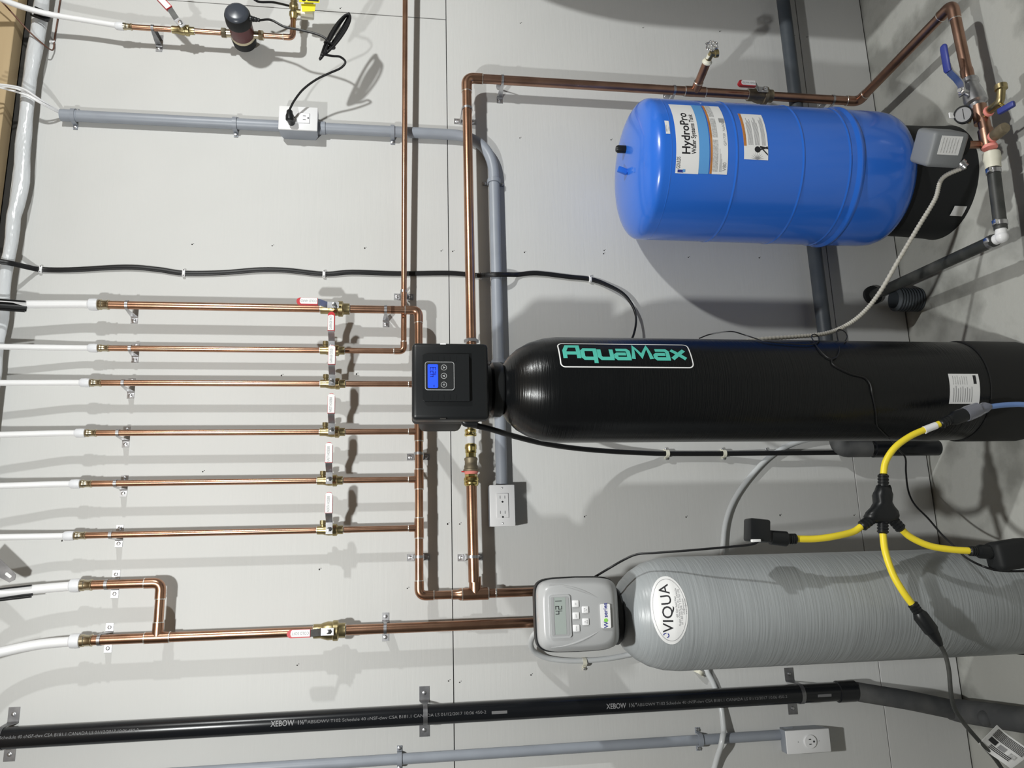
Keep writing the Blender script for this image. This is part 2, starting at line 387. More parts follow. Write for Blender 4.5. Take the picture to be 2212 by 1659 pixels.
# warning label
aR5, _ = BLUE.az(1630, 248); aL5, zt5 = BLUE.az(1607, 344); _, zb5 = BLUE.az(1659, 344)
L5 = BLUE.patch(aL5, aR5, zb5, zt5, .0006, 14, 3).build('warning_label', 'lab', bt)
dd = aR5-aL5; h5 = zt5-zb5
BLUE.patch(aL5+dd*.25, aR5, zt5-h5*.11, zt5, .0009, 10, 1).build('orange_line', 'orange', L5)
for c0, rows in ((.2, 5), (.47, 5), (.76, 4)):
    for k in range(rows):
        zz = zt5-h5*(c0+k*.042)
        BLUE.patch(aL5+dd*.27, aL5+dd*random.uniform(.7,.95), zz-h5*.018, zz, .0009, 8, 1).build('print_line', 'inkg', L5)
BLUE.patch(aL5, aL5+dd*.24, zt5-h5*.999, zt5-h5*.0, .0008, 3, 1).build('pictogram_field', 'lab', L5)
def bdisc(a, z, r, m, par, name):
    mb = MB(); n = 16; vs = [BLUE.at(a, z, .0012)]+[BLUE.at(a+math.cos(k*2*math.pi/n)*r/BR, z+math.sin(k*2*math.pi/n)*r, .0012) for k in range(n)]
    mb.add(vs, [(0, k+1, (k+1) % n+1) for k in range(n)]); return mb.build(name, m, par)
bdisc(aL5+dd*.19, zt5-h5*.56, .0085, 'ink', L5, 'pictogram_head')
mb = MB()
for pa, pz, qa, qz in ((.19,.66,.24,.98),(.22,.72,.10,.98),(.24,.66,.22,.99)):
    A = (aL5+dd*pa, zt5-h5*pz); B = (aL5+dd*qa, zt5-h5*qz)
    mb.add([BLUE.at(A[0]-.012, A[1], .0012), BLUE.at(A[0]+.012, A[1], .0012), BLUE.at(B[0]+.012, B[1], .0012), BLUE.at(B[0]-.012, B[1], .0012)], [(0,1,2,3)])
mb.build('pictogram_body', 'ink', L5)
mb = MB()
for k in range(9):
    g = math.pi*(k+.5)/9-math.pi/2; c = (aL5+dd*.01, zt5-h5*.55); n = (.02*math.cos(g)/BR, .02*math.sin(g)); t = (-math.sin(g)*.0012/BR, math.cos(g)*.0012)
    mb.add([BLUE.at(c[0]+t[0], c[1]+t[1], .0012), BLUE.at(c[0]-t[0], c[1]-t[1], .0012), BLUE.at(c[0]+n[0], c[1]+n[1], .0012)], [(0,1,2)])
mb.build('pictogram_burst', 'inkg', L5)
a6, z6 = BLUE.az(1437, 275); _, z6b = BLUE.az(1446, 275); a6l, _ = BLUE.az(1441, 289); a6r, _ = BLUE.az(1438, 261)
L6 = BLUE.patch(a6l, a6r, z6b, z6, .0006, 6, 2).build('serial_sticker', 'lab', bt)
BLUE.text('0087712', .006, a6l+.03, (z6+z6b)/2+.003, L6, 'inkg'); BLUE.text('0 014', .005, a6l+.05, (z6+z6b)/2-.004, L6, 'inkg')

# ================================================================== black filter tank with control head
KX, KY, KR = .414, -.378, .1285
ft = thing('filter_tank', 'tall glossy black wound filter tank with a blue-lit black control head', 'tank', (KX, KY, 0))
kz = 1.375
kprof = [(.052, kz), (.060, kz-.006), (.078, kz-.018), (.098, kz-.040), (.114, kz-.068), (.124, kz-.100), (KR, kz-.135)]
MB().lathe((KX,KY,0), Z, [(0,kz)]+kprof+[(KR,.105),(.1,.10),(0,.10)], 96).build('vessel', 'btank', ft, 60)
BLK = Round(KX, KY, [(z, r) for r, z in kprof]+[(.02, KR)])
zj = BLK.az(2140, 860)[1]
MB().lathe((KX,KY,0), Z, [(KR-.002,zj+.001),(KR+.0035,zj),(KR+.0035,zj-.006),(KR+.003,.01),(KR+.001,0),(.1,0)], 96).build('tank_boot', 'bjack', ft)
# maker's lettering running down the tank
aA, zA = BLK.az(1215, 768); _, zA2 = BLK.az(1490, 768); aT, _ = BLK.az(1350, 744); aB, _ = BLK.az(1350, 795)
LL = zA-zA2
def frame_patch(RND, a0, a1, z0, z1, wd, rad, parent, m, off=.0007):   # thin rounded outline printed on the tank
    pts = []; R0 = RND.r(z0); w_ = (a1-a0)*R0; h_ = z1-z0
    for cx, cz, g0 in ((w_-rad, h_-rad, 0), (rad, h_-rad, 90), (rad, rad, 180), (w_-rad, rad, 270)):
        for k in range(7):
            g = math.radians(g0+k*15); pts.append((cx+rad*math.cos(g), cz+rad*math.sin(g), math.cos(g), math.sin(g)))
    full = []
    for i, p in enumerate(pts):
        q = pts[(i+1) % len(pts)]; n = max(1, int(math.hypot(p[0]-q[0], p[1]-q[1])/.01))
        for k in range(n): t = k/n; full.append(tuple(p[j]*(1-t)+q[j]*t for j in range(4)))
    vs = []
    for x, z, nx, nz in full:
        vs += [RND.at(a0+x/R0, z0+z, off), RND.at(a0+(x-nx*wd)/R0, z0+z-nz*wd, off)]
    n = len(full); mb = MB(); mb.add(vs, [(2*i, 2*((i+1) % n), 2*((i+1) % n)+1, 2*i+1) for i in range(n)])
    return mb.build('label_outline', m, parent)
frame_patch(BLK, aB, aT, zA2-.004, zA+.008, .0028, .012, ft, 'lab')
STROKES = {'A':(.95,[[(0,0),(0,.60),(.20,1),(.95,1),(.95,0)],[(0,.40),(.95,.40)]]), 'q':(.86,[[(.86,-.34),(.86,.70),(.12,.70),(0,.58),(0,.12),(.12,0),(.86,0)]]),
 'u':(.86,[[(0,.74),(0,.14),(.14,0),(.86,0),(.86,.74)]]), 'a':(.9,[[(.05,.70),(.78,.70),(.9,.58),(.9,0),(.12,0),(0,.10),(0,.27),(.12,.36),(.72,.36)]]),
 'M':(1.3,[[(0,-.02),(.16,1),(.62,.20),(1.10,1),(1.3,-.02)]]), 'x':(.95,[[(0,.72),(.95,0)],[(0,0),(.95,.72)]])}
tot = sum(STROKES[c][0]+.30 for c in 'AquaMax')-.30; su = (LL-.018)/tot; hS = (aT-aB)*KR; sv = hS*.50; cur = .006; th_ = .25*sv
mk = MB()
for c in 'AquaMax':
    for st in STROKES[c][1]:
        pts = [(cur+x*su, (y-.36)*sv) for x, y in st]; n = len(pts); off = []
        for k in range(n):
            a_ = V((*pts[max(k-1,0)],0)); b_ = V((*pts[k],0)); c_ = V((*pts[min(k+1,n-1)],0))
            d1 = (b_-a_).normalized() if k else (c_-b_).normalized(); d2 = (c_-b_).normalized() if k < n-1 else d1
            n1 = V((-d1.y,d1.x,0)); n2 = V((-d2.y,d2.x,0)); nn = (n1+n2).normalized(); off.append(nn*(th_/2/max(.55, nn.dot(n1))))
        vs = []
        for k in range(n):
            for t in range(6 if k < n-1 else 1):
                f_ = t/6; k2 = min(k+1, n-1); px_ = pts[k][0]*(1-f_)+pts[k2][0]*f_; py_ = pts[k][1]*(1-f_)+pts[k2][1]*f_; o2 = off[k]*(1-f_)+off[k2]*f_
                for sg in (1, -1): vs.append(BLK.at((aT+aB)/2+(py_+o2.y*sg)/KR, zA-(px_+o2.x*sg), .001))
        mk.add(vs, [(2*k,2*k+1,2*k+3,2*k+2) for k in range(len(vs)//2-1)])
    cur += (STROKES[c][0]+.30)*su
mk.build('maker_lettering', 'teal', ft)
a, z = BLK.az(2049, 872); a2, z2 = BLK.az(2112, 808)
kl = BLK.patch(a, a2, z2, z, .0006, 10, 2).build('data_label', 'lab', ft)
for k in range(9):
    zz = z-(z-z2)*(.12+k*.075); BLK.patch(a+(a2-a)*.06, a+(a2-a)*random.uniform(.5,.6), zz-.0016, zz, .0009, 6, 1).build('print_line', 'inkg', kl)
for k in range(7):
    zz = z-(z-z2)*(.12+k*.075); BLK.patch(a+(a2-a)*.64, a+(a2-a)*random.uniform(.85,.95), zz-.0016, zz, .0009, 4, 1).build('print_line', 'labg', kl)
BLK.patch(a+(a2-a)*.66, a+(a2-a)*.95, z2+(z-z2)*.1, z2+(z-z2)*.2, .0009, 4, 1).build('print_line', 'ink', kl)
# control head
HD = .478
c0 = P(890, 906, HD); c1 = P(1054, 741, HD); hx0, hx1, hz0, hz1 = c0.x, c1.x, c1.z, c0.z
hcx, hcz, hw, hh = (hx0+hx1)/2, (hz0+hz1)/2, hx1-hx0, hz1-hz0
hd = MB().box((hcx, -HD+.02, hcz), (hw, .04, hh), .010, 3).build('control_head', 'black', ft)
MB().box((hcx+.004, -HD+.085, hcz+.004), (hw-.016, .10, hh-.012), .010, 3).build('rear_housing', 'blackm', hd)
MB().box((hcx-.01, -.26, hcz+.01), (hw*.66, .15, hh*.62), .015, 3).build('valve_body', 'blackm', hd)
for zz, xx in ((P(905,820,.068).z, hcx), (P(1018,820,.072).z, hcx)):
    MB().lathe((xx, -.20, zz), Y, [(.018,0),(.018,.10),(.018,.11),(.016,.13)], 20).build('port', 'blackm', hd)
MB().lathe((KX,KY,kz-.004), Z, [(.062,0),(.066,.006),(.066,.024),(.058,.030),(.058,hz0-kz+.02)], 40).build('neck_collar', 'black', hd)
q0 = P(913, 868, HD); q1 = P(1012, 767, HD)
pr = [(0,0),(1,0),(1,.86),(.9,1),(.1,1),(0,.86)]
MB().prism([(0,0),(q1.x-q0.x,0),(q1.x-q0.x,q0.z-q1.z-.004),(q1.x-q0.x-.004,q0.z-q1.z),(.004,q0.z-q1.z),(0,q0.z-q1.z-.004)], (q0.x,-HD+.002,q1.z), X, Z, (0,-.010,0)).build('raised_panel', 'black', hd)
HF = HD+.0085
for k in range(5):
    g = P(932+k*13, 858, HF); MB().box((g.x,-HF,g.z), (.012,.0012,.0009)).build('groove', 'blackm', hd)
    g = P(932+k*13, 775, HF); MB().box((g.x,-HF,g.z), (.012,.0012,.0009)).build('groove', 'blackm', hd)
s0 = P(918, 843, HF); s1 = P(981, 782, HF)
def rrect(x0, x1, z0, z1, rad, n=5):
    out = []
    for cx, cz, g0 in ((x1-rad,z1-rad,0),(x0+rad,z1-rad,90),(x0+rad,z0+rad,180),(x1-rad,z0+rad,270)):
        for k in range(n+1): g = math.radians(g0+k*90/n); out.append((cx+rad*math.cos(g), cz+rad*math.sin(g)))
    return out
kp = MB().prism(rrect(s0.x,s1.x,s1.z,s0.z,.006), (0,-HF,0), X, Z, (0,-.0012,0)).build('keypad', 'blackm', hd)
o_ = rrect(s0.x,s1.x,s1.z,s0.z,.006); i_ = rrect(s0.x+.0012,s1.x-.0012,s1.z+.0012,s0.z-.0012,.005)
mb = MB(); n = len(o_); mb.add([V((a,-HF-.0016,b)) for a, b in o_+i_], [(k,(k+1)%n,n+(k+1)%n,n+k) for k in range(n)]); mb.build('keypad_outline', 'silver', kp)
t0 = P(924, 838, HF+.001); t1 = P(946, 787, HF+.001)
lcd = MB().prism(rrect(t0.x,t1.x,t1.z,t0.z,.003), (0,-HF-.001,0), X, Z, (0,-.001,0)).build('display', 'lcdb', kp)
lw, lh = t1.x-t0.x, t0.z-t1.z
SEG = {'0':'abcdef','1':'bc','2':'abged','3':'abgcd','4':'fgbc','5':'afgcd'}
def seven(ch, x, z, wd, ht, y, parent, m, th=.0016):
    pos = {'a':(0,1,1,1),'b':(1,1,1,.5),'c':(1,.5,1,0),'d':(0,0,1,0),'e':(0,0,0,.5),'f':(0,.5,0,1),'g':(0,.5,1,.5)}
    mb = MB()
    for s_ in SEG[ch]:
        xa, za, xb, zb_ = pos[s_]
        A = (x+xa*wd, z+za*ht); B = (x+xb*wd, z+zb_*ht)
        mb.box(((A[0]+B[0])/2, y, (A[1]+B[1])/2), (abs(A[0]-B[0])+th, .0004, abs(A[1]-B[1])+th))
    mb.build('display_digit', m, parent)
for k, ch in enumerate('423'):
    seven(ch, t0.x+lw*(.47+k*.15), t1.z+lh*.24, lw*.09, lh*.5, -HF-.0022, lcd, 'lcdi', .0013)
MB().box((t0.x+lw*.08,-HF-.0022,t1.z+lh*.4), (.004,.0004,.002)).build('display_mark', 'lcdi', lcd)
for (px, py), kind in (((959,794),'d'),((959,812),'u'),((959,831),'o')):
    g = P(px, py, HF+.001); R_ = .0062
    b_ = MB().tube([V((g.x+R_*math.cos(k*.2618), -HF-.0014, g.z+R_*math.sin(k*.2618))) for k in range(24)], .0006, 6, closed=True).build('button', 'silver', kp)
    e = .0030
    pl = {'u':[(-e,-e),(0,-e*.3),(e,-e),(0,e*1.2)], 'd':[(-e,e),(0,-e*1.2),(e,e),(0,e*.3)], 'o':[(0,e),(-e,0),(0,-e),(e,0)]}[kind]
    MB().prism(pl, (g.x,-HF-.0012,g.z), X, Z, (0,-.0006,0)).build('button_symbol', 'silver' if kind != 'o' else 'switch', b_)
for py in (743, 904):
    g = P(957, py, HD); MB().box((g.x, -HD+.0025, g.z), (.0022,.007,.013)).build('latch_slot', 'white' if py < 800 else 'gap', hd)

# ================================================================== grey filter tank with control head
GX, GY, GR = -.1185, -.352, .1293
gt = thing('filter_tank', 'tall matt grey wound filter tank with an oval white label', 'tank', (GX, GY, 0))
gz = 1.112
gprof = [(.052, gz), (.062, gz-.006), (.080, gz-.018), (.100, gz-.040), (.116, gz-.068), (.1255, gz-.100), (GR, gz-.138)]
MB().lathe((GX,GY,0), Z, [(0,gz)]+gprof+[(GR,.08),(.1,.02),(0,.02)], 96).build('vessel', 'gtank', gt, 60)
MB().lathe((GX,GY,0), Z, [(GR-.002,.09),(GR+.003,.088),(GR+.003,.01),(GR,0),(.1,0)], 64).build('tank_boot', 'bjack', gt)
GRY = Round(GX, GY, [(z, r) for r, z in gprof]+[(.02, GR)])
aO, zO = GRY.az(1446, 1319); _, zOt = GRY.az(1404, 1305); _, zOb = GRY.az(1487, 1333); aOl, _ = GRY.az(1456, 1392); aOr, _ = GRY.az(1432, 1246)
ew, eh = (aOr-aOl)/2, (zOt-zOb)/2; aO = (aOl+aOr)/2; zO = (zOt+zOb)/2
def oval(f0, f1, m, name, parent, off):
    vs = []; n = 48; rings = 8
    for j in range(rings+1):
        f = f0+(f1-f0)*j/rings
        for k in range(n):
            g = 2*math.pi*k/n; vs.append(GRY.at(aO+ew*f*math.cos(g), zO+eh*f*math.sin(g), off))
    mb = MB(); mb.add(vs, [(j*n+k, j*n+(k+1)%n, (j+1)*n+(k+1)%n, (j+1)*n+k) for j in range(rings) for k in range(n)])
    return mb.build(name, m, parent)
ov = oval(.0, 1, 'lab', 'oval_label', gt, .0007)
oval(.885, .90, 'inkg', 'oval_border', ov, .0011)
GRY.text('VIQUA', .031, aO+.02, zO+.005, ov, 'ink', .0001, 'CENTER', sx=1.12, off=.0012)
mb = MB(); ca, cz_ = aO-ew*.74, zO+.010
for g0, g1, r0, r1 in ((0,90,.0045,.0065),(200,330,.0045,.0065)):
    for k in range(8):
        ga, gb = [math.radians(g0+(g1-g0)*t/8) for t in (k, k+1)]
        mb.add([GRY.at(ca+r*math.cos(g)/GR, cz_+r*math.sin(g), .0012) for r, g in ((r0,ga),(r1,ga),(r1,gb),(r0,gb))], [(0,1,2,3)])
mb.build('drop_mark', 'navy', ov)
for k, t in enumerate(('425 Clair Road West', 'Guelph, Ontario  N1L 1R1  CANADA', 'US 1 800 265 7246  T 519 763 1032', 'info@viqua.com', 'www.viqua.com')):
    GRY.text(t, .0058, aO+.03, zO-.0135-k*.0052, ov, 'inkg', 0, 'CENTER', sx=.9, off=.0012)
# head
GD = .44
g0 = P(1158, 1413, GD); g1 = P(1329, 1242, GD); gcx, gcz = (g0.x+g1.x)/2, (g0.z+g1.z)/2; gw, gh = (g1.x-g0.x)/2, (g0.z-g1.z)/2
def sq_ring(fx, fz, y, n=64, e=.30, oz=0):
    out = []
    for k in range(n):
        t = 2*math.pi*k/n; c, s_ = math.cos(t), math.sin(t)
        x = math.copysign(abs(c)**e, c); zz = math.copysign(abs(s_)**e, s_)
        bul = 1+.05*(1-zz*zz)-.05
        out.append(V((gcx+gw*fx*x*bul, y, gcz+gh*fz*zz+oz)))
    return out
def loft(rings):
    mb = MB(); n = len(rings[0]); vs = [v for r in rings for v in r]
    fs = [(i*n+k, i*n+(k+1)%n, (i+1)*n+(k+1)%n, (i+1)*n+k) for i in range(len(rings)-1) for k in range(n)]
    fs += [tuple(range(n)), tuple((len(rings)-1)*n+k for k in range(n))]
    return mb.add(vs, fs)
gh_ = loft([sq_ring(1,1,-GD+.02), sq_ring(1,1,-GD+.004), sq_ring(.99,.99,-GD)]).build('control_head', 'black', gt)
loft([sq_ring(.965,.965,-GD+.002), sq_ring(.960,.960,-GD-.016), sq_ring(.945,.95,-GD-.024), sq_ring(.83,.85,-GD-.040, e=.36, oz=.004), sq_ring(.77,.78,-GD-.043, e=.38, oz=.005),
      sq_ring(.4,.4,-GD-.0445, e=.5, oz=.005)]).build('cover', 'ghead', gh_, 60)
loft([sq_ring(.9,.86,-GD+.015), sq_ring(.9,.86,-GD+.10), sq_ring(.7,.6,-GD+.13), sq_ring(.6,.5,-GD+.30)]).build('valve_body', 'blackm', gh_)
MB().lathe((GX,GY,gz-.004), Z, [(.060,0),(.066,.006),(.066,.03),(.05,.034),(.05,.07)], 40).build('neck_collar', 'black', gh_)
for px in (1279, 1340):
    g = P(1150, px, .066); MB().lathe((g.x, -.066, 1.19), Z, [(.022,0),(.022,.06),(.017,.065)], 20).build('port', 'blackm', gh_)
    MB().cyl((g.x, -.066, 1.205), (g.x, -.25, 1.205), .02, seg=16).build('port', 'blackm', gh_)
GF = GD+.0445
b0 = P(1188, 1379, GF); b1 = P(1231, 1284, GF); bz = MB()
bez = MB().prism(rrect(b0.x,b1.x,b1.z,b0.z,.006), (0,-GF+.003,0), X, Z, (0,-.0055,0)).build('display_bezel', 'silver', gh_)
MB().prism(rrect(b0.x+.004,b1.x-.004,b1.z+.004,b0.z-.004,.004), (0,-GF-.0025,0), X, Z, (0,-.0005,0)).build('bezel_inset', 'gheadd', bez)
d0 = P(1196, 1371, GF+.003); d1 = P(1221, 1290, GF+.003)
ds = MB().box(((d0.x+d1.x)/2,-GF-.0031,(d0.z+d1.z)/2), (d1.x-d0.x,.0004,d0.z-d1.z)).build('display', 'lcdg', bez)
MB().box(((d0.x+d1.x)/2,-GF-.0035,d0.z-.0015), (d1.x-d0.x,.0006,.003)).build('display_edge', 'inkg', ds)
dw, dh = d1.x-d0.x, d0.z-d1.z
for k, ch in ((0,'4'),(1,'2'),(2.1,'1')):
    seven(ch, d0.x+dw*(.55+k*.13), d1.z+dh*.32, dw*.08, dh*.45, -GF-.0036, ds, 'ink', .0013)
for px, py, kind in ((1243,1304,'SET'),(1244,1330,'NEXT'),(1245,1357,'REGEN'),(1264,1317,'d'),(1265,1343,'u')):
    g = P(px, py, GF); bt_ = MB().box((g.x,-GF-.0005,g.z), (.0145,.004,.0145), .0016, 2).build('button', 'white', gh_)
    e = .0032
    if len(kind) == 1:
        s_ = 1 if kind == 'u' else -1
        tri = [V((g.x-e,-GF-.0028,g.z-e*s_)), V((g.x+e,-GF-.0028,g.z-e*s_)), V((g.x,-GF-.0028,g.z+e*s_))]
        MB().tube(tri, .0004, 5, closed=True).build('button_symbol', 'inkg', bt_)
    else: flat_text(kind, .0034, V((g.x,-GF-.0028,g.z)), X, Z, bt_, 'inkg')
e0 = P(1298, 1357, GF-.003); e1 = P(1316, 1304, GF-.003)
bd = MB().prism(rrect(e0.x,e1.x,e1.z,e0.z,.003), (0,-GF+.003,0), X, Z, (0,-.0055,0)).build('maker_badge', 'lab', gh_)
em = (e0.z+e1.z)/2
flat_text('W', .013, V((e0.x+.007,-GF-.0030,em)), X, Z, bd, 'navy', .0002)
MB().prism([(.004*math.cos(k*.524), .0045*math.sin(k*.524)) for k in range(12)], (e0.x+.0165,-GF-.0026,em), X, Z, (0,-.0004,0)).build('badge_leaf', 'green', bd)
flat_text('series', .0125, V((e0.x+.0375,-GF-.0030,em)), X, Z, bd, 'navy', .0002, sx=1.05)
for s_ in (-1, 1):
    arc = [V((gcx+s_*gw*(.80-.45*t*t), -GF+.005-.004*math.sin(t*2.2), gcz+gh*(.72-1.25*t))) for t in [k/12 for k in range(13)]]
    MB().tube(arc, [.0004+.0022*math.sin(math.pi*min(1,max(0,k/12))) for k in range(13)], 8).build('cover_ridge', 'ghead', gh_)

# ================================================================== copper plumbing: builders
def ring(root, c, ax, r, t=.003, m='solder', name='solder_ring'):
    return MB().lathe(V(c)-V(ax).normalized()*t/2, ax, [(r*.96,0),(r,t*.2),(r,t*.8),(r*.96,t)], 20).build(name, m, root)
def pipe(root, a, b, r, m='copper', name='pipe', seg=20): return MB().cyl(a, b, r, seg=seg).build(name, m, root)
def elbow(root, c, da, db, r, m='copper', bend=1.9, cup=1.5):
    c, da, db = V(c), V(da).normalized(), V(db).normalized(); L = r*bend/math.tan(da.angle(db)/2)
    e = MB().tube(fillet([c+da*(L+r*cup), c, c+db*(L+r*cup)], r*bend, 9), r*1.13, 20).build('elbow', m, root)
    for d in (da, db): ring(e, c+d*(L+r*cup), d, r*1.16)
    return e
def tee(root, c, ax, br, r, rb=None, m='copper', half=2.4, arm=2.6):
    c, ax, br = V(c), V(ax).normalized(), V(br).normalized(); rb = rb or r
    mb = MB().cyl(c-ax*r*half, c+ax*r*half, r*1.14, seg=20); mb.cyl(c, c+br*(r*1.1+rb*arm*.75), rb*1.15, seg=20)
    t = mb.build('tee', m, root)
    for s_ in (-1, 1): ring(t, c+ax*r*half*s_, ax, r*1.17)
    ring(t, c+br*(r*1.1+rb*arm*.75), br, rb*1.18); return t
def screw(root, c, out=V((0,-1,0)), r=.0042, m='steel'):
    return MB().lathe(V(c), out, [(r*1.25,0),(r*1.25,.0012),(r*.9,.0018),(r*.8,.004),(0,.0046)], 8).build('screw', m, root)
def clamp(label, c, r, ax='z', w_=.018, tab=.019, m='steel', grp='steel pipe clamps'):
    """standoff strap: loops round the pipe, two arms run back to the wall and end in screwed tabs"""
    c = V(c); d = -c.y; root = thing('pipe_clamp', label, 'pipe clamp', (c.x, 0, c.z-.01), grp)
    u, dep = (X, Z) if ax == 'z' else (Z, X)
    R_ = r+.0012; nw = .0075 if w_ < .02 else .011
    path = [(-R_-tab, .0012), (-R_-.003, .0012), (-R_, .004), (-R_, d*.45), (-R_, d)]; wd = [w_, w_, w_, w_*.8, nw]
    path += [(R_*math.cos(g), d+R_*math.sin(g)) for g in [math.pi-math.pi*k/10 for k in range(1, 10)]]; wd += [nw]*9
    path += [(R_, d), (R_, d*.45), (R_, .004), (R_+.003, .0012), (R_+tab, .0012)]; wd += [nw, w_*.8, w_, w_, w_]
    MB().strip(path, .0016, V((c.x, 0, c.z)), u, V((0,-1,0)), dep, wd).build('strap', m, root, 30)
    for s_ in (-1, 1): screw(root, V((c.x,-.002,c.z))+u*s_*(R_+tab*.55))
    return root
def valve(label, c, r, text, handle='side', cap=True, sc_=1.0, red=True, mt='brass'):
    c = V(c); root = thing('ball_valve', label, 'valve', (c.x, c.y, c.z-.03*sc_), 'lever ball valves')
    s = .033*sc_
    MB().lathe(c, Z, [(1.0*r,-s),(1.42*r,-s),(1.42*r,-.62*s),(1.5*r,-.58*s),(1.98*r,-.52*s),(1.98*r,-.24*s),(1.75*r,-.18*s),(1.8*r,.1*s),(1.55*r,.42*s),(1.38*r,.55*s),(1.38*r,s),(1.0*r,s)], 8 if 0 else 20).build('body', mt, root)
    for t in (-1, 1): ring(root, c+Z*s*t, Z, 1.2*r, .004)
    f = .78+.22*sc_
    MB().lathe(c, -Y, [(.010*f,0),(.010*f,.018*f),(.007*f,.02*f),(.007*f,.030*f)], 14).build('stem_boss', mt, root)
    if cap: MB().lathe(c+V((.006,-.002,.019)), X, [(.0055,0),(.0055,.008),(.0078,.009),(.0078,.019),(0,.02)], 10).build('drain_cap', mt, root)
    u, wv = (X, Z) if handle == 'side' else (Z, X) if handle == 'up' else (V(handle), V((-handle[2],0,handle[0])))
    lv = MB().strip([(-.012*f,.031*f),(.018*f,.031*f),(.024*f,.036*f),(.033*f,.048*f),(.040*f,.053*f),(.06*f,.053*f)], .003, c-wv*.0085*f, u, -Y, wv*.017*f).build('lever', 'steel', root, 25)
    MB().lathe(c-Y*.033*f, -Y, [(.006*f,0),(.006*f,.005*f),(.0035*f,.0055*f),(.0035*f,.009*f),(0,.0095*f)], 6).build('stem_nut', 'chrome', lv)
    a, b = (.040*f, .094*f)
    pl = [(a,-.0095*f)]+[(b-.0095*f+.0095*f*math.cos(g), .0095*f*math.sin(g)) for g in [-math.pi/2+math.pi*k/10 for k in range(11)]]+[(a,.0095*f)]
    sl = MB().prism(pl, c-Y*.0485*f, u, wv, V((0,-.010*f,0))).build('grip', 'red', root)
    o = c-Y*(.0588*f); e_ = b-(.0088 if red else .0015)
    lo = -.0070*f if red else -.0088*f
    lp = [(a+.001,lo),(e_-.004,lo),(e_-.0012,-.005*f),(e_,0),(e_-.0012,.006*f),(e_-.004,.0088*f),(a+.001,.0088*f)]
    k = MB().prism(lp, o, u, wv, V((0,-.0006,0))).build('name_label', 'lab', root)
    if not text: return root
    vs, fs = glyphs(text, .0095, 0, 'CENTER'); wd = max(v[0] for v in vs)*2
    uu, vv = (X, Z) if handle == 'side' else (Z, -X) if handle == 'up' else (u, wv)
    flat_text(text, .0095, o+u*(a+b-.008)/2-Y*.0009+wv*.001, uu, vv, k, 'inkg', 0, sx=min(1, .040*f/wd))
    return root
# ================================================================== risers, valves and tubes of the distribution manifold
D1 = .066; R12, R34, R1 = .0080, .0111, .0143
ZH = P(905, 1000, D1).z
rows = [  # py of riser, px of valve, px of tube joint, px of clamp, valve text, radius, end of the plastic tube (px,py,d), short name
 (667, 724, 210, 274, 'COLD HARD', R34, (-40,656,.085), 'the COLD HARD valve'),
 (757, 718, 210, 281, 'GARAGE HOT', R12, (-40,747,.075), 'the GARAGE HOT valve'),
 (829, 719, 193, 266, 'GARAGE COLD', R12, (-40,826,.09), 'the GARAGE COLD valve'),
 (933, 718, 183, 255, 'WEST HOSEBIB', R12, (-40,939,.09), 'the WEST HOSEBIB valve'),
 (1038, 713, 173, 250, 'EAST HOSEBIB', R12, (-40,1050,.09), 'the EAST HOSEBIB valve'),
 (1145, 713, 160, 240, 'NORTH HOSEBIB', R12, (-40,1161,.09), 'the NORTH HOSEBIB valve')]
XR_ = []
for i, (py, pv, pj, pc, text, r, te, nm) in enumerate(rows):
    D1 = .046 if i == 1 else .066
    c = P(pv, py, D1); x = c.x; XR_.append(x)
    zt = P(pj, py, D1).z; zc = P(pc, py, D1).z
    zlow = ZH if i not in (0, 1) else (P(868, 668, D1).z if i == 0 else P(872, 757, D1).z)
    hs = .033*(1.2 if i == 0 else 1)
    rt = thing('copper_riser', 'vertical copper riser passing through '+nm, 'copper pipe', (x, -D1, zlow), 'copper risers on the wall')
    pipe(rt, (x,-D1,c.z+hs*.9), (x,-D1,zt), r); pipe(rt, (x,-D1,c.z-hs*.9), (x,-D1,zlow+(.012 if i > 1 else .02)), r)
    cr = MB().lathe((x,-D1,zt-.030), Z, [(r*1.02,0),(r*1.25,.001),(r*1.25,.004),(r*1.12,.006),(r*1.12,.018),(r*1.3,.02),(r*1.3,.026),(r*1.15,.028),(r*1.15,.036)], 20).build('crimp_adapter', 'gold', rt)
    valve('brass ball valve with a white strip reading '+text, c, r, text, 'up' if i == 0 else 'side', i != 0, 1.2 if i == 0 else 1.0, red=i in (0, 1))
    clamp('steel standoff clamp on the riser above '+nm, (x,-D1,zc), r)
    tt = thing('plastic_tube', 'white plastic water tube rising to the ceiling above '+nm, 'water tube', (x,-D1,zt), 'white water tubes')
    e = P(*te); rr = r*.98
    MB().tube(spline([V((x,-D1,zt)), V((x,-D1,zt+.06)), (V((x,-D1,zt+.05))+e)*.5+V((0,.003,0)), e, e+V((0,-.05,.08))]), rr, 14).build('tube', 'pex', tt)
    MB().lathe((x,-D1,zt-.002), Z, [(r*1.0,0),(r*1.42,.001),(r*1.5,.010),(r*1.42,.022),(r*1.0,.026)], 18).build('expansion_ring', 'pexring', tt)
D1 = .066
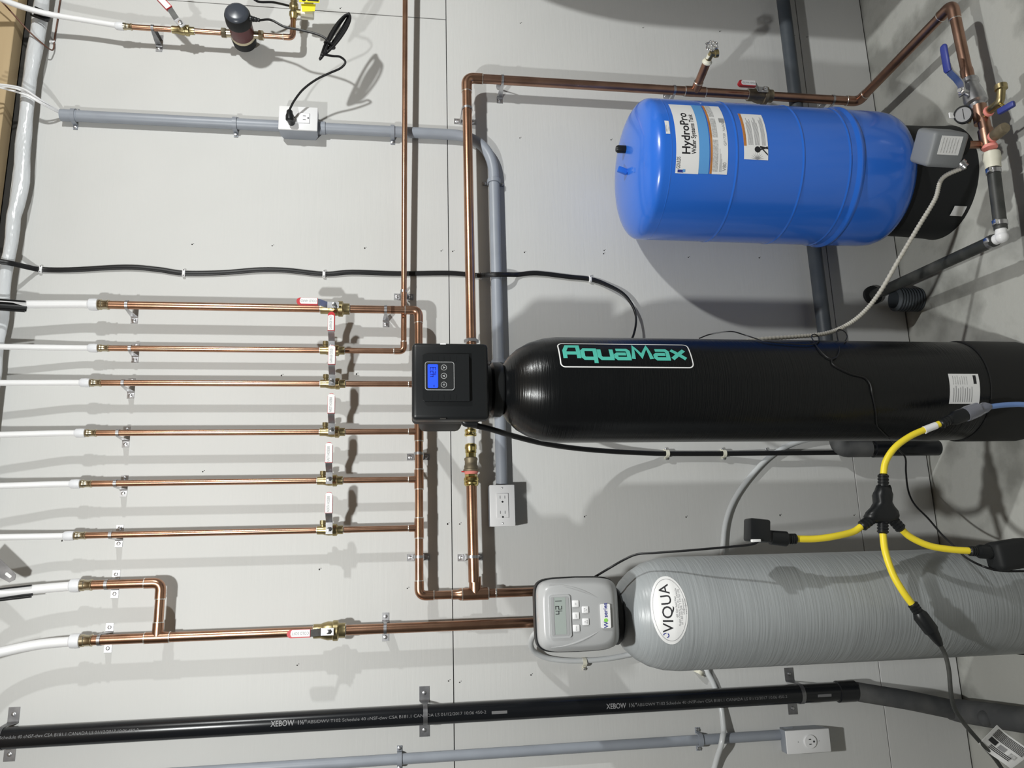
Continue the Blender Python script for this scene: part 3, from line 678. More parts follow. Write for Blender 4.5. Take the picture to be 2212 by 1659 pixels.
# lower manifold: COLD HARD riser turns left, runs behind the control head and feeds the hose-bib risers
x0 = XR_[0]; zE = ZH; XE = P(905, 1287, D1).x
mf = thing('copper_manifold', 'horizontal copper manifold feeding the three hose-bib risers', 'copper pipe', (XE, -D1, ZH))
elbow(mf, (x0,-D1,ZH), Z, -X, R34); pipe(mf, (x0,-D1,P(868,668,D1).z+.03), (x0,-D1,ZH+.03), R34)
pipe(mf, (x0-.02,-D1,ZH), (XE+.02,-D1,ZH), R34)
for x in XR_[2:]: tee(mf, (x,-D1,ZH), X, Z, R34, R12)
elbow(mf, (XE,-D1,ZH), X, -Z, R34)
XV = XE; zT = P(1027, 1283, .07).z; XM = XV
pipe(mf, (XE,-D1,ZH-.02), (XE,-D1,zT+.03), R34)
MB().lathe((XE,-D1,zT+.028), Z, [(R1*1.1,0),(R1*1.1,.012),(R34*1.15,.018),(R34*1.15,.034)], 20).build('reducer', 'copper', mf)
ring(mf, (XE,-D1,zT+.062), Z, R34*1.17)
tee(mf, (XE,-D1,zT), Z, X, R1, R1)
pipe(mf, (XE,-D1,zT-.03), (XE,-D1,1.2), R34*1.05); ring(mf, (XE,-D1,zT-.055), Z, R34*1.15, .004)
for px in (980, 1203): clamp('steel clamp on the copper manifold, '+('nearer the control head' if px == 980 else 'nearer the bottom elbow'), (P(905,px,D1).x,-D1,ZH), R34, 'x')
clamp('steel clamp just below the COLD HARD valve', (x0,-D1,P(833,668,D1).z), R34)
# hot return: thin pipe along the wall that turns up into the GARAGE HOT riser
D2 = .046; zq = P(872, 757, D2).z; x1 = XR_[1]
hp = thing('copper_hot_line', 'thin horizontal copper pipe turning up at the GARAGE HOT riser', 'copper pipe', (x1, -D2, zq))
elbow(hp, (x1,-D2,zq), Z, X, R12); 
zq2 = P(876, 3, .08).z
pipe(hp, (x1+.012,-D2,zq), (2.2,-.078,zq2), R12)
clamp('small steel clamp on the thin horizontal copper pipe', (P(872,630,D2).x,-D2-.0012,zq), R12, 'x')
# ------------------------------------------------ main line in from the right
zM = P(1012, 400, .073).z; DM = .073; XE1 = P(1005, 168, DM).x
ml = thing('copper_main', 'thick copper main with a top elbow, running behind the control head', 'copper pipe', (XE1, -DM, .1))
zL = P(1852, 206, DM).z
pipe(ml, (.40,-DM,zM), (XE1-.02,-DM,zM), R1); elbow(ml, (XE1,-DM,zM), -X, -Z, R1)
zbib = P(1500, 187, DM).z; zvv = P(1640, 197, DM).z
pipe(ml, (XE1,-DM,zM-.02), (XE1,-DM,zL+.02), R1, 'copperd')
tee(ml, (XE1,-DM,zbib), Z, V((.28,-1,0)), R1, R1*.9, 'copperd', 2.4, 2.2)
YM = -.533; 
elbow(ml, (XE1,-DM,zL), Z, -Y, R1, 'copperd', 1.5)
pipe(ml, (XE1,-DM-.02,zL), (XE1+.004,YM+.02,zL), R1, 'copperd')
elbow(ml, (XE1+.004,YM,zL), Y, -X, R1, 'copperd')
MB().lathe((P(1018,741,DM).x,-DM,zM), X, [(.016,0),(.021,.001),(.021,.009),(.017,.012)], 6).build('union_nut', 'steel', ml)
hb = thing('hose_bib', 'brass drain tap with a small wheel handle on the thick copper main', 'tap', (XE1, -DM-.06, zbib), None)
dv = V((.28,-1,0)).normalized(); q = V((XE1,-DM,zbib))
MB().cyl(q+dv*.02, q+dv*.115, R1*.9, seg=18).build('stub', 'copperd', hb)
MB().lathe(q+dv*.112, dv, [(R1*1.08,0),(R1*1.08,.004),(R1*.9,.006),(R1*.8,.01),(.008,.012),(.008,.028)], 18).build('tap_body', 'ivory', hb)
MB().cyl(q+dv*.118, q+dv*.150+V((0,0,-.004)), .009, seg=14).build('tap_neck', 'brass', hb)
MB().lathe(q+dv*.142, V((.15,-.1,-1)), [(.009,0),(.010,.012),(.0125,.014),(.0125,.024),(.009,.025)], 16).build('spout', 'brass', hb)
wc = q+dv*.168+V((.004,0,.004)); mb = MB(); wn = V((.1,-1,.25)).normalized(); wu = X; wv_ = wn.cross(wu).normalized(); wu = wv_.cross(wn)
mb.tube([wc+wu*math.cos(g)*(.0165+.0022*math.cos(6*g))+wv_*math.sin(g)*(.0165+.0022*math.cos(6*g)) for g in [2*math.pi*k/48 for k in range(48)]], .0024, 8, closed=True)
for k in range(6):
    g = 2*math.pi*k/6; mb.cyl(wc, wc+wu*math.cos(g)*.017+wv_*math.sin(g)*.017, .0015, seg=6)
mb.sphere(wc, .0045, 10); mb.build('wheel_handle', 'chrome', hb)
valve('brass ball valve with red grip beside the top of the blue tank', (XE1,-DM,zvv), R1, 'MAIN WATER', 'up', False, 1.25, mt='bronze')
for px, py, t in ((1085,171,'steel clamp below the top elbow of the thick copper main'), (1455,190,'steel clamp just above the drain tap'), (1797,206,'steel clamp above the floor-level elbow of the thick copper main')):
    clamp(t, (XE1,-DM,P(px,py,DM).z), R1)
clamp('steel clamp on the horizontal thick copper main, left of its top elbow', (P(1005,235,DM).x,-DM,zM), R1, 'x')
# left part of the main: push fittings, bronze coupling, then copper to the tee
zN = P(1020, 1150, DM).z
lm = thing('copper_branch', 'thick copper branch with bright brass push fittings left of the black control head', 'copper pipe', (XE, -DM, zN))
xp = lambda py: P(1020, py, DM).x
pipe(lm, (xp(1040),-DM,zN), (XE+.03,-DM,zN-.002), R1)
def seg_(name, py0, py1, prof, m, sg=22):
    a, b = xp(py0), xp(py1); L = a-b
    return MB().lathe((a,-DM,zN), -X, [(r*.001, t*L) for r, t in prof], sg).build(name, m, lm)
seg_('nipple', 900, 930, [(9,0),(9,.3),(8,.32),(9,.5),(8,.55),(9,.75),(9,1)], 'brass')
seg_('push_fitting', 927, 943, [(13,0),(16,.08),(16,.35),(14.5,.5),(16.5,.62),(16.5,.9),(13,1)], 'brassb')
seg_('white_pipe', 940, 963, [(11,0),(11,1)], 'white')
seg_('push_fitting', 959, 979, [(13,0),(16,.1),(16.5,.5),(15,.6),(15.5,.95),(13,1)], 'brassb')
seg_('hex_nut', 978, 989, [(12,0),(14,.1),(14,.9),(12,1)], 'brassb', 6)
seg_('bronze_coupling', 988, 1019, [(15,0),(18,.05),(18.5,.18),(17,.24),(17,.5),(19,.62),(19,.8),(21.5,.85),(21.5,.98),(17,1)], 'bronze')
seg_('sealing_tape', 1018, 1025, [(19,0),(20,.3),(17,.6),(18,1)], 'pink')
MB().box((xp(1019),-DM-.004,zN+.022), (.004,.004,.010), .001).build('tape_end', 'pipered', lm)
seg_('hex_nut', 1024, 1032, [(15,0),(17,.1),(17,.9),(15,1)], 'brassb', 6)
seg_('push_fitting', 1030, 1050, [(16,0),(20,.12),(20.5,.4),(19,.48),(20,.6),(19.5,.85),(16,1)], 'brassb')
clamp('steel clamp on the thick copper branch above the tee', (P(1020,1203,DM).x,-DM,zN), R1, 'x')
# ------------------------------------------------ soft cold riser with side arm (left)
xs = P(600, 1367, .066).x; rS = .0130
sr = thing('copper_riser', 'thick vertical copper riser with an elbowed side arm, passing through the COLD SOFT valve', 'copper pipe', (xs, -D1, 1.2), 'copper risers on the wall')
zvs = P(712, 1361, D1).z; zj8 = P(172, 1386, D1).z; zta = P(340, 1376, D1).z
pipe(sr, (xs,-D1,zvs+.036), (xs,-D1,zj8), rS*.94); pipe(sr, (xs,-D1,zvs-.036), (xs,-D1,1.20), rS)
tee(sr, (xs,-D1,zta), Z, X, rS*.94, R34*1.05)
x7 = P(250, 1262, D1).x; zj7 = P(172, 1268, D1).z
pipe(sr, (xs+.03,-D1,zta), (x7-.02,-D1,zta), R34*1.04); elbow(sr, (x7,-D1,zta), -X, Z, R34*1.04); pipe(sr, (x7,-D1,zta+.02), (x7,-D1,zj7), R34*1.04)
for x, z, r in ((xs,zj8,rS*.94), (x7,zj7,R34*1.04)):
    MB().lathe((x,-D1,z-.030), Z, [(r*1.02,0),(r*1.22,.001),(r*1.22,.004),(r*1.1,.006),(r*1.1,.018),(r*1.25,.02),(r*1.25,.027),(r*1.1,.028),(r*1.1,.036)], 20).build('crimp_adapter', 'gold', sr)
valve('brass ball valve with red grip and a white strip reading COLD SOFT', (xs,-D1,zvs), rS, 'COLD SOFT', 'up', False, 1.2)
clamp('steel clamp near the top of the COLD SOFT riser', (xs,-D1,P(215,1384,D1).z), rS*.94, tab=.022)
clamp('steel clamp near the top of the side arm of the COLD SOFT riser', (x7,-D1,P(230,1265,D1).z), R34, tab=.022)
clamp('steel clamp below the COLD SOFT valve', (xs,-D1,P(832,1354,D1).z), rS, tab=.022)
for x, z, r, pts, lb in ((xs,zj8,rS*.94,[(85,1392,.07),(0,1409,.085),(-60,1425,.12)],'white plastic water tube above the COLD SOFT riser'),
                    (x7,zj7,R34*1.04,[(85,1272,.07),(0,1281,.085),(-60,1290,.12)],'white plastic water tube above the side arm of the COLD SOFT riser')):
    tt = thing('plastic_tube', lb, 'water tube', (x,-D1,z), 'white water tubes')
    MB().tube(spline([V((x,-D1,z))]+[P(*q) for q in pts]), r*.98, 14).build('tube', 'pex', tt)
    MB().lathe((x,-D1,z-.002), Z, [(r*1.0,0),(r*1.38,.001),(r*1.45,.010),(r*1.38,.022),(r*1.0,.026)], 18).build('expansion_ring', 'pexring', tt)
# bend supports clipped on three of the tubes at the ceiling
for (a, b), m, lb in ((((-30,655,.11),(53,661,.092)),'black','black bend support round the tube above the COLD HARD valve'),
                      (((-30,1288,.10),(66,1277,.09)),'black','black bend support round the tube above the side arm'),
                      (((70,22,.085),(103,35,.085)),'black','black bend support round the tube above the pump')):
    p0, p1 = P(*a), P(*b)
    mb = MB(); ax = (p1-p0).normalized(); sd = ax.cross(-Y).normalized()
    for s_ in (-1, 1): mb.tube([p0+sd*s_*.0135+Y*.004, p1+sd*s_*.0135+Y*.004], [(.0022, .005)]*2, 8, flat=sd)
    mb.tube([p0+Y*.0135, p1+Y*.0135], [(.011, .0022)]*2, 8, flat=sd)
    tag(mb.build('bend_support', m), lb, 'pipe support')
q0, q1 = P(-30,1205,.10), P(26,1248,.10)
mb = MB(); u_ = (q1-q0).normalized(); n_ = u_.cross(-Y).normalized()
mb.prism([(-.01,-.02),(.055,-.014),(.082,-.010),(.088,0),(.082,.012),(.055,.016),(-.01,.02)], q0, u_, n_, V((0,.002,0)))
sb = thing('bend_support', 'dark steel bend support plate with a slot at the ceiling', 'pipe support', q0)
mb.build('plate', 'steeld', sb)
MB().prism([(.062,-.003),(.076,-.003),(.078,0),(.076,.004),(.062,.004),(.060,0)], q0-Y*.0004, u_, n_, V((0,.0003,0))).build('slot', 'white', sb)

# ================================================================== grey conduits, straps and outlet boxes
RC = .0163; RC2 = .0133
def strap(label, c, r, ax='z', grp='grey conduit straps'):
    c = V(c); root = thing('conduit_strap', label, 'conduit strap', (c.x, 0, c.z-.008), grp)
    u, dep = (X, Z) if ax == 'z' else (Z, X); R_ = r+.0022; d = -c.y
    path = [(-R_-.014,.002),(-R_-.001,.002),(-R_,.005),(-R_,d)]+[(R_*math.cos(g), d+R_*math.sin(g)) for g in [math.pi-math.pi*k/10 for k in range(1,10)]]+[(R_,d),(R_,.005),(R_+.001,.002),(R_+.014,.002)]
    MB().strip(path, .0034, V((c.x,0,c.z))-dep*.006, u, -Y, dep*.012).build('strap', 'pvc', root, 30)
    for s_ in (-1, 1): screw(root, V((c.x,-.004,c.z))+u*s_*(R_+.008))
xc = P(500, 267, .02).x; zc2 = P(1075, 700, .02).z
xo2 = P(1085, 1046, .02).x
ztop = P(132, 245, .02).z
b1a, b1b = P(601, 279, .056), P(687, 233, .056)
k1 = thing('conduit', 'wide grey plastic conduit at the top, above the pump outlet box', 'conduit', (xc,-.02,b1a.z))
MB().cyl((xc,-.020,b1a.z-.004), (xc,-.020,ztop), RC, seg=24).build('pipe', 'pvc', k1)
MB().lathe((xc,-.020,ztop-.045), Z, [(RC,0),(RC+.0009,.001),(RC+.0009,.045),(RC*.85,.0452)], 24).build('bushing', 'pvc', k1)
k2 = thing('conduit', 'grey plastic conduit with a large bend between two outlet boxes', 'conduit', (xc,-.02,zc2))
MB().tube(fillet([V((xc,-.020,b1b.z+.004)), V((xc,-.020,zc2)), V((xo2-.004,-.020,zc2))], .135, 14), RC, 24).build('pipe', 'pvc', k2)
MB().lathe((xc,-.020,b1b.z-.02), Z, [(RC+.003,0),(RC+.003,.03)], 24).build('hub', 'pvc', k2)
for px, py, n in ((160,248,'grey strap at the top end of the wide conduit'), (508,268,'grey strap above the pump outlet box'), (848,285,'grey strap below the pump outlet box')):
    strap(n, (xc,-.020,P(px,py,.02).z), RC)
strap('grey strap on the horizontal conduit right after the large bend', (P(1068,392,.02).x,-.020,zc2), RC, 'x')
strap('grey strap on the horizontal conduit behind the black tank neck', (P(1080,782,.02).x,-.020,zc2), RC, 'x')
xk3 = P(1300, 1612, .016).x; zb3 = P(1693, 1597, .02).z
k3 = thing('conduit', 'thin grey plastic conduit at the lower left running down to a round outlet', 'conduit', (xk3,-.015,zb3))
MB().cyl((xk3,-.015,zb3-.02), (xk3,-.015,2.9), RC2, seg=24).build('pipe', 'pvc', k3)
strap('grey strap on the thin left conduit, upper one', (xk3,-.015,P(863,1633,.02).z), RC2)
strap('grey strap on the thin left conduit, lower one', (xk3,-.015,P(1513,1603,.02).z), RC2)
def outlet(label, x0, x1, z0, z1, d, taper):
    root = thing('outlet_box', label, 'outlet', ((x0+x1)/2, 0, z0), 'white outlet boxes')
    cx, cz, w_, h_ = (x0+x1)/2, (z0+z1)/2, x1-x0, z1-z0
    mb = MB(); a, b = .93, .80
    ra = [V((cx+sx*w_/2*.985, -d+.004, cz+sz*h_/2*.985)) for sx, sz in ((-1,-1),(1,-1),(1,1),(-1,1))]
    rm = [V((cx+sx*w_/2*.97, -.020, cz+sz*h_/2*.97)) for sx, sz in ((-1,-1),(1,-1),(1,1),(-1,1))]
    rb_ = [V((cx+sx*w_/2*(.97 if taper == 'z' else .82), -.0005, cz+sz*h_/2*(.82 if taper == 'z' else .97))) for sx, sz in ((-1,-1),(1,-1),(1,1),(-1,1))]
    mb.add(ra+rm+rb_, [(3,2,1,0),(8,9,10,11)]+[(i*4+k, i*4+(k+1)%4, (i+1)*4+(k+1)%4, (i+1)*4+k) for i in range(2) for k in range(4)])
    mb.build('box', 'pvc', root)
    MB().box((cx,-d+.001,cz), (w_,.006,h_), .0022, 2).build('cover_plate', 'white', root)
    return root, cx, cz, -d-.002
o1, cx, cz, yf = outlet('white outlet box with the black pump plug in it', b1a.x, b1b.x, b1b.z, b1a.z, .056, 'z')
dec = MB().box((cx,yf-.001,cz), (.033,.004,.067), .001, 1).build('receptacle', 'white', o1)
for dz in (-.020, .020):
    for s_ in (-1, 1): MB().box((cx+s_*.006,yf-.003,cz+dz+.002), (.0018,.001,.008)).build('slot', 'ink', dec)
    MB().sphere((cx,yf-.003,cz+dz-.009), .0026, 8, (1,.2,1)).build('ground_hole', 'ink', dec)
p0, p1 = P(1059, 1138, .056), P(1111, 1047, .056)
o2, cx, cz, yf = outlet('white double outlet mounted sideways left of the black control head', p0.x, p1.x, p1.z, p0.z, .056, 'x')
dec = MB().box((cx,yf-.001,cz), (.067,.004,.033), .001, 1).build('receptacle', 'white', o2)
for dx in (-.0205, .0205):
    for s_ in (-1, 1): MB().box((cx+dx+.002,yf-.003,cz+s_*.0065), (.008,.001,.0022)).build('slot', 'inkg', dec)
    MB().sphere((cx+dx-.0105,yf-.003,cz), .0030, 8, (1,.2,1)).build('ground_hole', 'ink', dec)
for dx in (-.048, .048): MB().sphere((cx+dx,yf,cz), .003, 8, (1,.3,1)).build('plate_screw', 'silver', o2)
p0, p1 = P(1701, 1630, .056), P(1790, 1573, .056)
o3, cx, cz, yf = outlet('white single round outlet at the lower left by the floor', p0.x, p1.x, p1.z, p0.z, .056, 'z')
rc_ = MB().lathe((cx,yf+.001,cz-.004), -Y, [(.0185,0),(.0185,.002),(.0165,.003),(.0165,.0055),(0,.0056)], 28).build('receptacle', 'white', o3)
for s_ in (-1, 1): MB().box((cx+s_*.006,yf-.005,cz-.002), (.0022,.001,.006)).build('slot', 'ink', rc_)
MB().sphere((cx,yf-.005,cz-.013), .0028, 8, (1,.2,1)).build('ground_hole', 'ink', rc_)
for dz in (-.03, .03): MB().sphere((cx,yf,cz+dz), .002, 8, (1,.3,1)).build('plate_screw', 'silver', o3)
MB().lathe((xk3,-.017,zb3-.03), Z, [(.019,0),(.019,.022),(.0165,.026)], 22).build('hub', 'pvc', o3)
# white wires fanning out of the conduit top, brown bell wire and its staple
ww = thing('lead_wire', 'bundle of thin white wires fanning out of the top conduit', 'wire', (xc,-.020,ztop))
for pts in ([(132,243,.02),(90,222,.07),(40,193,.09),(-20,183,.12)], [(132,242,.02),(85,214,.075),(45,190,.1),(-20,180,.14)], [(132,246,.02),(90,224,.068),(50,203,.085),(-20,184,.10)]):
    MB().tube(pix(pts), .0028, 8).build('wire', 'white', ww)
tag(MB().tube(pix([(131,-5,.004),(127,20,.004),(124,45,.004),(119,75,.004),(117,92,.006),(116,104,.010),(111,108,.02),(95,97,.055),(60,65,.08),(10,10,.10),(-20,-20,.11)]), .0022, 8).build('bell_wire', 'brown'), 'thin brown bell wire looping off the wall at the top right', 'wire')
q = P(113, 91, .004); tag(MB().box((q.x,-.004,q.z), (.008,.008,.016), .002, 2).build('wire_staple', 'white'), 'white staple on the thin brown bell wire', 'wire staple')
# ------------------------------------------------ flat black cable with white clips
cab = [(-40,560,.09),(0,565,.078),(25,569,.068),(60,577,.03),(88,582,.006),(150,583,.005),(270,577,.006),(340,582,.005),(397,590,.005),(480,589,.005),(560,583,.006),(620,584,.005),(700,592,.005),(760,588,.006),(860,591,.005),(970,590,.005),(1030,595,.006),
       (1052,594,.030),(1075,593,.042),(1098,593,.030),(1120,593,.007),(1160,590,.006),(1230,598,.006),(1275,603,.006),(1310,615,.010),(1345,634,.016),(1366,660,.022),(1374,690,.03),(1368,725,.05),(1350,760,.10)]
pth = pix(cab); n = len(pth)
tag(MB().tube(pth, [((.0074 if i < n*.80 else .0074-.0034*min(1,(i-n*.8)/(n*.1))), .0030) for i in range(n)], 12, flat=V((.99,.0,.02))).build('flat_cable', 'cable'), 'flat black cable crossing the wall from the ceiling to the black tank', 'cable')
for px, py, nm in ((88,582,'topmost white clip on the flat black cable'), (397,590,'second white clip from the top on the flat black cable'), (700,592,'third white clip from the top on the flat black cable'),
                   (1038,596,'white clip between the copper main and the grey conduit on the flat black cable'), (1275,603,'lowest white clip on the flat black cable')):
    q = P(px, py, .006); cl = thing('cable_clip', nm, 'cable clip', (q.x,0,q.z-.005), 'white cable clips')
    MB().box((q.x,-.005,q.z), (.021,.010,.0085), .002, 2).build('saddle', 'white', cl)
    for s_ in (-1, 1): MB().sphere((q.x+s_*.008,-.0105,q.z), .0018, 8).build('nail', 'steeld', cl)
# ------------------------------------------------ ABS drain stack on the left
RA, DA = .0245, .053; xa = P(900, 1545, DA).x; zab = P(1842, 1493, DA).z
ab = thing('drain_stack', 'long glossy black drain pipe with printed lettering at the left', 'drain pipe', (xa,-DA,zab))
MB().cyl((xa,-DA,zab), (xa,-DA,2.9), RA, seg=40).build('pipe', 'abs', ab)
AB = Round(xa, -DA, [(0, RA), (3, RA)])
def abs_text(px0, px1):
    a, z = AB.az(px0, 1545-(px0-900)*.052+3); _, z2 = AB.az(px1, 1545-(px1-900)*.052)
    vs, _ = glyphs('XEBOW', .018, .0002); w0 = max(v[0] for v in vs); L0 = (z-z2)
    AB.text('XEBOW', .018, a, z, ab, 'inkg', .0002, down=True, sx=L0*.105/w0, name='printed_lettering')
    t = '1\u00bd\u2033'; AB.text(t, .013, a, z-L0*.118, ab, 'inkg', .0001, down=True, name='printed_lettering')
    t = 'ABS/DWV T102 Schedule 40 cNSF-dwv CSA B181.1 CANADA LS 01/12/2017 10:06 450-2'
    vs, _ = glyphs(t, .0100, 0); w0 = max(v[0] for v in vs); AB.text(t, .0100, a, z-L0*.165, ab, 'inkd', 0, down=True, sx=L0*.835/w0, name='printed_lettering')
abs_text(585, 1050)
for px in (1062,1766):
    a, z = AB.az(px, 1545-(px-900)*.052+3); AB.patch(a-.14, a+.14, z-.04, z, .0008, 4, 2).build('printed_bar', 'inkd', ab)
abs_text(1310, 1700); abs_text(-150, 300)
MB().lathe((xa,-DA,zab-.004), Z, [(RA+.004,0),(RA+.004,.05),(RA,.053)], 40).build('coupling', 'abs', ab)
ring(ab, (xa,-DA,P(1818,1494,DA).z), Z, RA+.002, .003, 'inkg', 'glue_line')
pts = [V((xa,-DA,zab)), P(1862,1496,.056), P(1960,1512,.085), F(2075,1536,.075)]
MB().tube(fillet(pts, .15, 6), [RA+.001]*len(fillet(pts, .15, 6)), 36).build('offset_pipe', 'dusty', ab)
q0, q1 = F(2055,1533,.085), F(2330,1572,.036)
MB().tube([q0, q0*.92+q1*.08, q0*.6+q1*.4, q1], [RA+.003, RA+.006, RA+.007, RA+.007], 36).build('cleanout_fitting', 'dusty', ab)
MB().sphere(q0*.66+q1*.34+V((-.004,-.012,.022)), .020, 16).build('cleanout_plug', 'dusty', ab)
for px, py, nm in ((22,1585,'steel bracket at the top of the black drain pipe'), (917,1545,'steel bracket at the middle of the black drain pipe'), (1712,1500,'steel bracket at the bottom of the black drain pipe')):
    clamp(nm, (xa,-DA,P(px,py,.01).z), RA, 'z', .026, .036, 'steeld', 'steel drain brackets')
# ================================================================== circulation pump line (upper right)
xq = P(450, 69, .07).x; DP = .07; zpj = P(266, 56, DP).z; zpe = P(632, 84, DP).z; zpp = P(524, 78, DP).z
cl_ = thing('copper_pump_line', 'short copper line through the circulation pump at the upper right', 'copper pipe', (xq,-DP,zpe))
zva = P(396, 66, DP).z
pipe(cl_, (xq,-DP,zpj), (xq,-DP,zva+.03), R12); pipe(cl_, (xq,-DP,zva-.03), (xq,-DP,zpp+.06), R12); pipe(cl_, (xq,-DP,zpp-.05), (xq,-DP,zpe+.015), R12)
elbow(cl_, (xq,-DP,zpe), Z, X, R12); pipe(cl_, (xq+.015,-DP,zpe), (xq+.075,-DP,zpe), R12)
MB().lathe((xq,-DP,zpj-.026), Z, [(R12*1.02,0),(R12*1.25,.001),(R12*1.25,.004),(R12*1.12,.006),(R12*1.12,.016),(R12*1.3,.018),(R12*1.3,.03)], 18).build('crimp_adapter', 'gold', cl_)
tt = thing('plastic_tube', 'white plastic water tube above the pump line', 'water tube', (xq,-DP,zpj), 'white water tubes')
MB().tube(spline([V((xq,-DP,zpj)), P(180,43,.072), P(95,28,.085), P(20,5,.12), P(-30,-20,.16)]), R12, 14).build('tube', 'pex', tt)
MB().lathe((xq,-DP,zpj-.002), Z, [(R12,0),(R12*1.42,.001),(R12*1.5,.010),(R12*1.42,.020),(R12,.024)], 18).build('expansion_ring', 'pexring', tt)
clamp('steel standoff clamp on the pump line above its valve', (xq,-DP,P(330,61,DP).z), R12, m='steeld')
valve('brass ball valve with a slanted white grip above the pump', (xq,-DP,zva), R12, '', (.74,0,.67), False, .95)
pm = thing('circulation_pump', 'small dark circulation pump with slate cap and dark red housing', 'pump', (xq, -DP, zpp-.04))
c = V((xq,-DP,zpp))
MB().lathe(c+Y*.042, -Y, [(.026,0),(.034,.004),(.036,.030),(.034,.036)], 32).build('rear_shell', 'blackm', pm)
vb = MB().lathe(c-Y*-.010, -Y, [(.034,0),(.035,.002),(.035,.006),(.033,.012)], 32); vb.cyl(c-Z*.05, c+Z*.05, .0115, seg=18); vb.build('volute', 'gold', pm)
for s_ in (-1, 1): MB().lathe(c+Z*s_*.046, Z*s_, [(.0145,0),(.0155,.002),(.0155,.013),(.010,.016)], 6).build('union_nut', 'gold', pm)
MB().lathe(c-Y*.000, -Y, [(.033,0),(.0345,.004),(.034,.056)], 32).build('motor_housing', 'wine', pm)
MB().lathe(c-Y*.055, -Y, [(.0365,0),(.0375,.003),(.0365,.030),(.034,.037)], 32).build('end_ring', 'blackm', pm)
MB().lathe(c-Y*.091, -Y, [(.034,0),(.031,.006),(.022,.010),(0,.012)], 32).build('end_cap', 'slate', pm)
s0 = c+V((-.004,-.078,-.034)); MB().lathe(s0, V((-.12,0,-1)), [(.009,0),(.009,.006),(.007,.008),(.008,.012),(.0065,.014),(.007,.019),(.005,.022),(.0055,.028)], 14).build('cord_grip', 'black', pm)
# power cord: pump - tied bundle - plug
cdr = thing('pump_cord', 'black pump power cord tied into a hanging bundle', 'power cord', P(725,75,.17))
A, B = P(694,126,.172), P(757,26,.165); ax = (B-A).normalized(); sd = ax.cross(-Y).normalized(); Lb = (B-A).length
MB().tube(spline([s0+V((-.003,0,-.028)), P(585,43,.165), P(615,58,.165), P(650,65,.165), P(685,74,.168), P(704,84,.17), P(712,96,.172)]), .0033, 8).build('cord', 'cable', cdr)
for k in range(6):
    pts = []; wdt = .007+.004*(k % 3); off = (k-2.5)*.0035
    for i in range(36):
        g = 2*math.pi*i/36; s_ = (1-math.cos(g))/2
        pts.append(A+ax*Lb*(.0+.03*k+(s_)*(1-.05*k))+sd*(math.sin(g)*wdt*(.75+.5*s_)+off*.6)-Y*(off+.004*math.sin(g+k)))
    MB().tube(pts, .0033, 8, closed=True).build('cord_loop', 'cable', cdr)
md = A*.72+B*.28
MB().tube([md+sd*math.cos(g)*.016-Y*math.sin(g)*.013 for g in [2*math.pi*i/20 for i in range(20)]], .0028, 6, closed=True).build('cord_tie', 'cable', cdr)
MB().tube(spline([P(700,118,.172), P(718,121,.165), P(735,123,.155), P(746,134,.145), P(736,147,.135), P(712,158,.13), P(683,172,.12), P(655,193,.11), P(636,217,.10), P(626,236,.092)]), .0033, 8).build('cord', 'cable', cdr)
q = P(626, 240, .088); MB().lathe(q+V((.004,0,.001)), V((-1,.12,-.06)), [(.0055,0),(.0085,.004),(.0095,.012),(.0120,.018),(.0125,.030),(.009,.034)], 14).build('plug', 'black', cdr)
MB().cyl(q+V((-.02,0,-.002)), q+V((-.02,.033,-.002)), .010, seg=14).build('plug_face', 'black', cdr)
# brass thermostatic valve with yellow tags, cut by the top of the frame
tv = thing('mixing_valve', 'brass mixing valve with two yellow tags at the top edge', 'valve', (xq+.07,-DP,zpe-.03))
MB().lathe((xq+.062,-DP,zpe), X, [(R12*1.2,0),(R12*1.3,.01),(.013,.014),(.013,.024),(.010,.028),(.010,.036),(.0135,.04),(.0135,.052),(.010,.056),(.010,.066)], 18).build('tap_body', 'brass', tv)
MB().cyl((xq+.125,-DP,zpe), (xq+.30,-DP,zpe), R12*.95, seg=16).build('outlet_pipe', 'copperd', tv)
MB().lathe((xq+.126,-DP,zpe), X, [(.012,0),(.012,.012),(.009,.014)], 6).build('union_nut', 'solder', tv)
MB().box((xq+.088,-DP-.01,zpe-.042), (.045,.03,.038), .004, 2).build('valve_block', 'ivory', tv)
MB().cyl((xq+.088,-DP,zpe), (xq+.088,-DP,zpe-.03), .009, seg=14).build('side_port', 'brass', tv)
for dx, dz in ((-.008,-.006), (-.010,.006)): MB().sphere((xq+.088+dx*1.3,-DP-.026,zpe-.042+dz*1.4), .003, 8).build('screw', 'gap', tv)
for pa, pb, pc_, pd, dd in (((644,-20),(690,-20),(690,6),(646,4),.13), ((650,8),(682,9),(680,24),(653,25),.115)):
    vs = [P(*q, dd) for q in (pa, pb, pc_, pd)]; t_ = MB().add(vs+[v+Y*.0012 for v in vs], [(0,1,2,3),(7,6,5,4),(0,4,5,1),(1,5,6,2),(2,6,7,3),(3,7,4,0)]).build('tag', 'yellowtag', tv)
    if dd > .12: MB().lathe(P(656,-1,dd+.001), -Y, [(.006,0),(.006,.0008)], 16).build('tag_mark', 'ink', tv); MB().prism([(-.016,-.004),(.016,-.004),(.016,.004),(-.016,.004)], P(676,0,dd+.001), -Z, X, V((0,-.0004,0))).build('print_block', 'ink', tv)
tag(MB().tube(pix([(545,-4,.13),(560,4,.12),(590,5,.10),(618,11,.06),(640,16,.05)]), .0035, 8).build('black_lead', 'cable'), 'short black lead beside the pump cap at the top edge', 'cable')
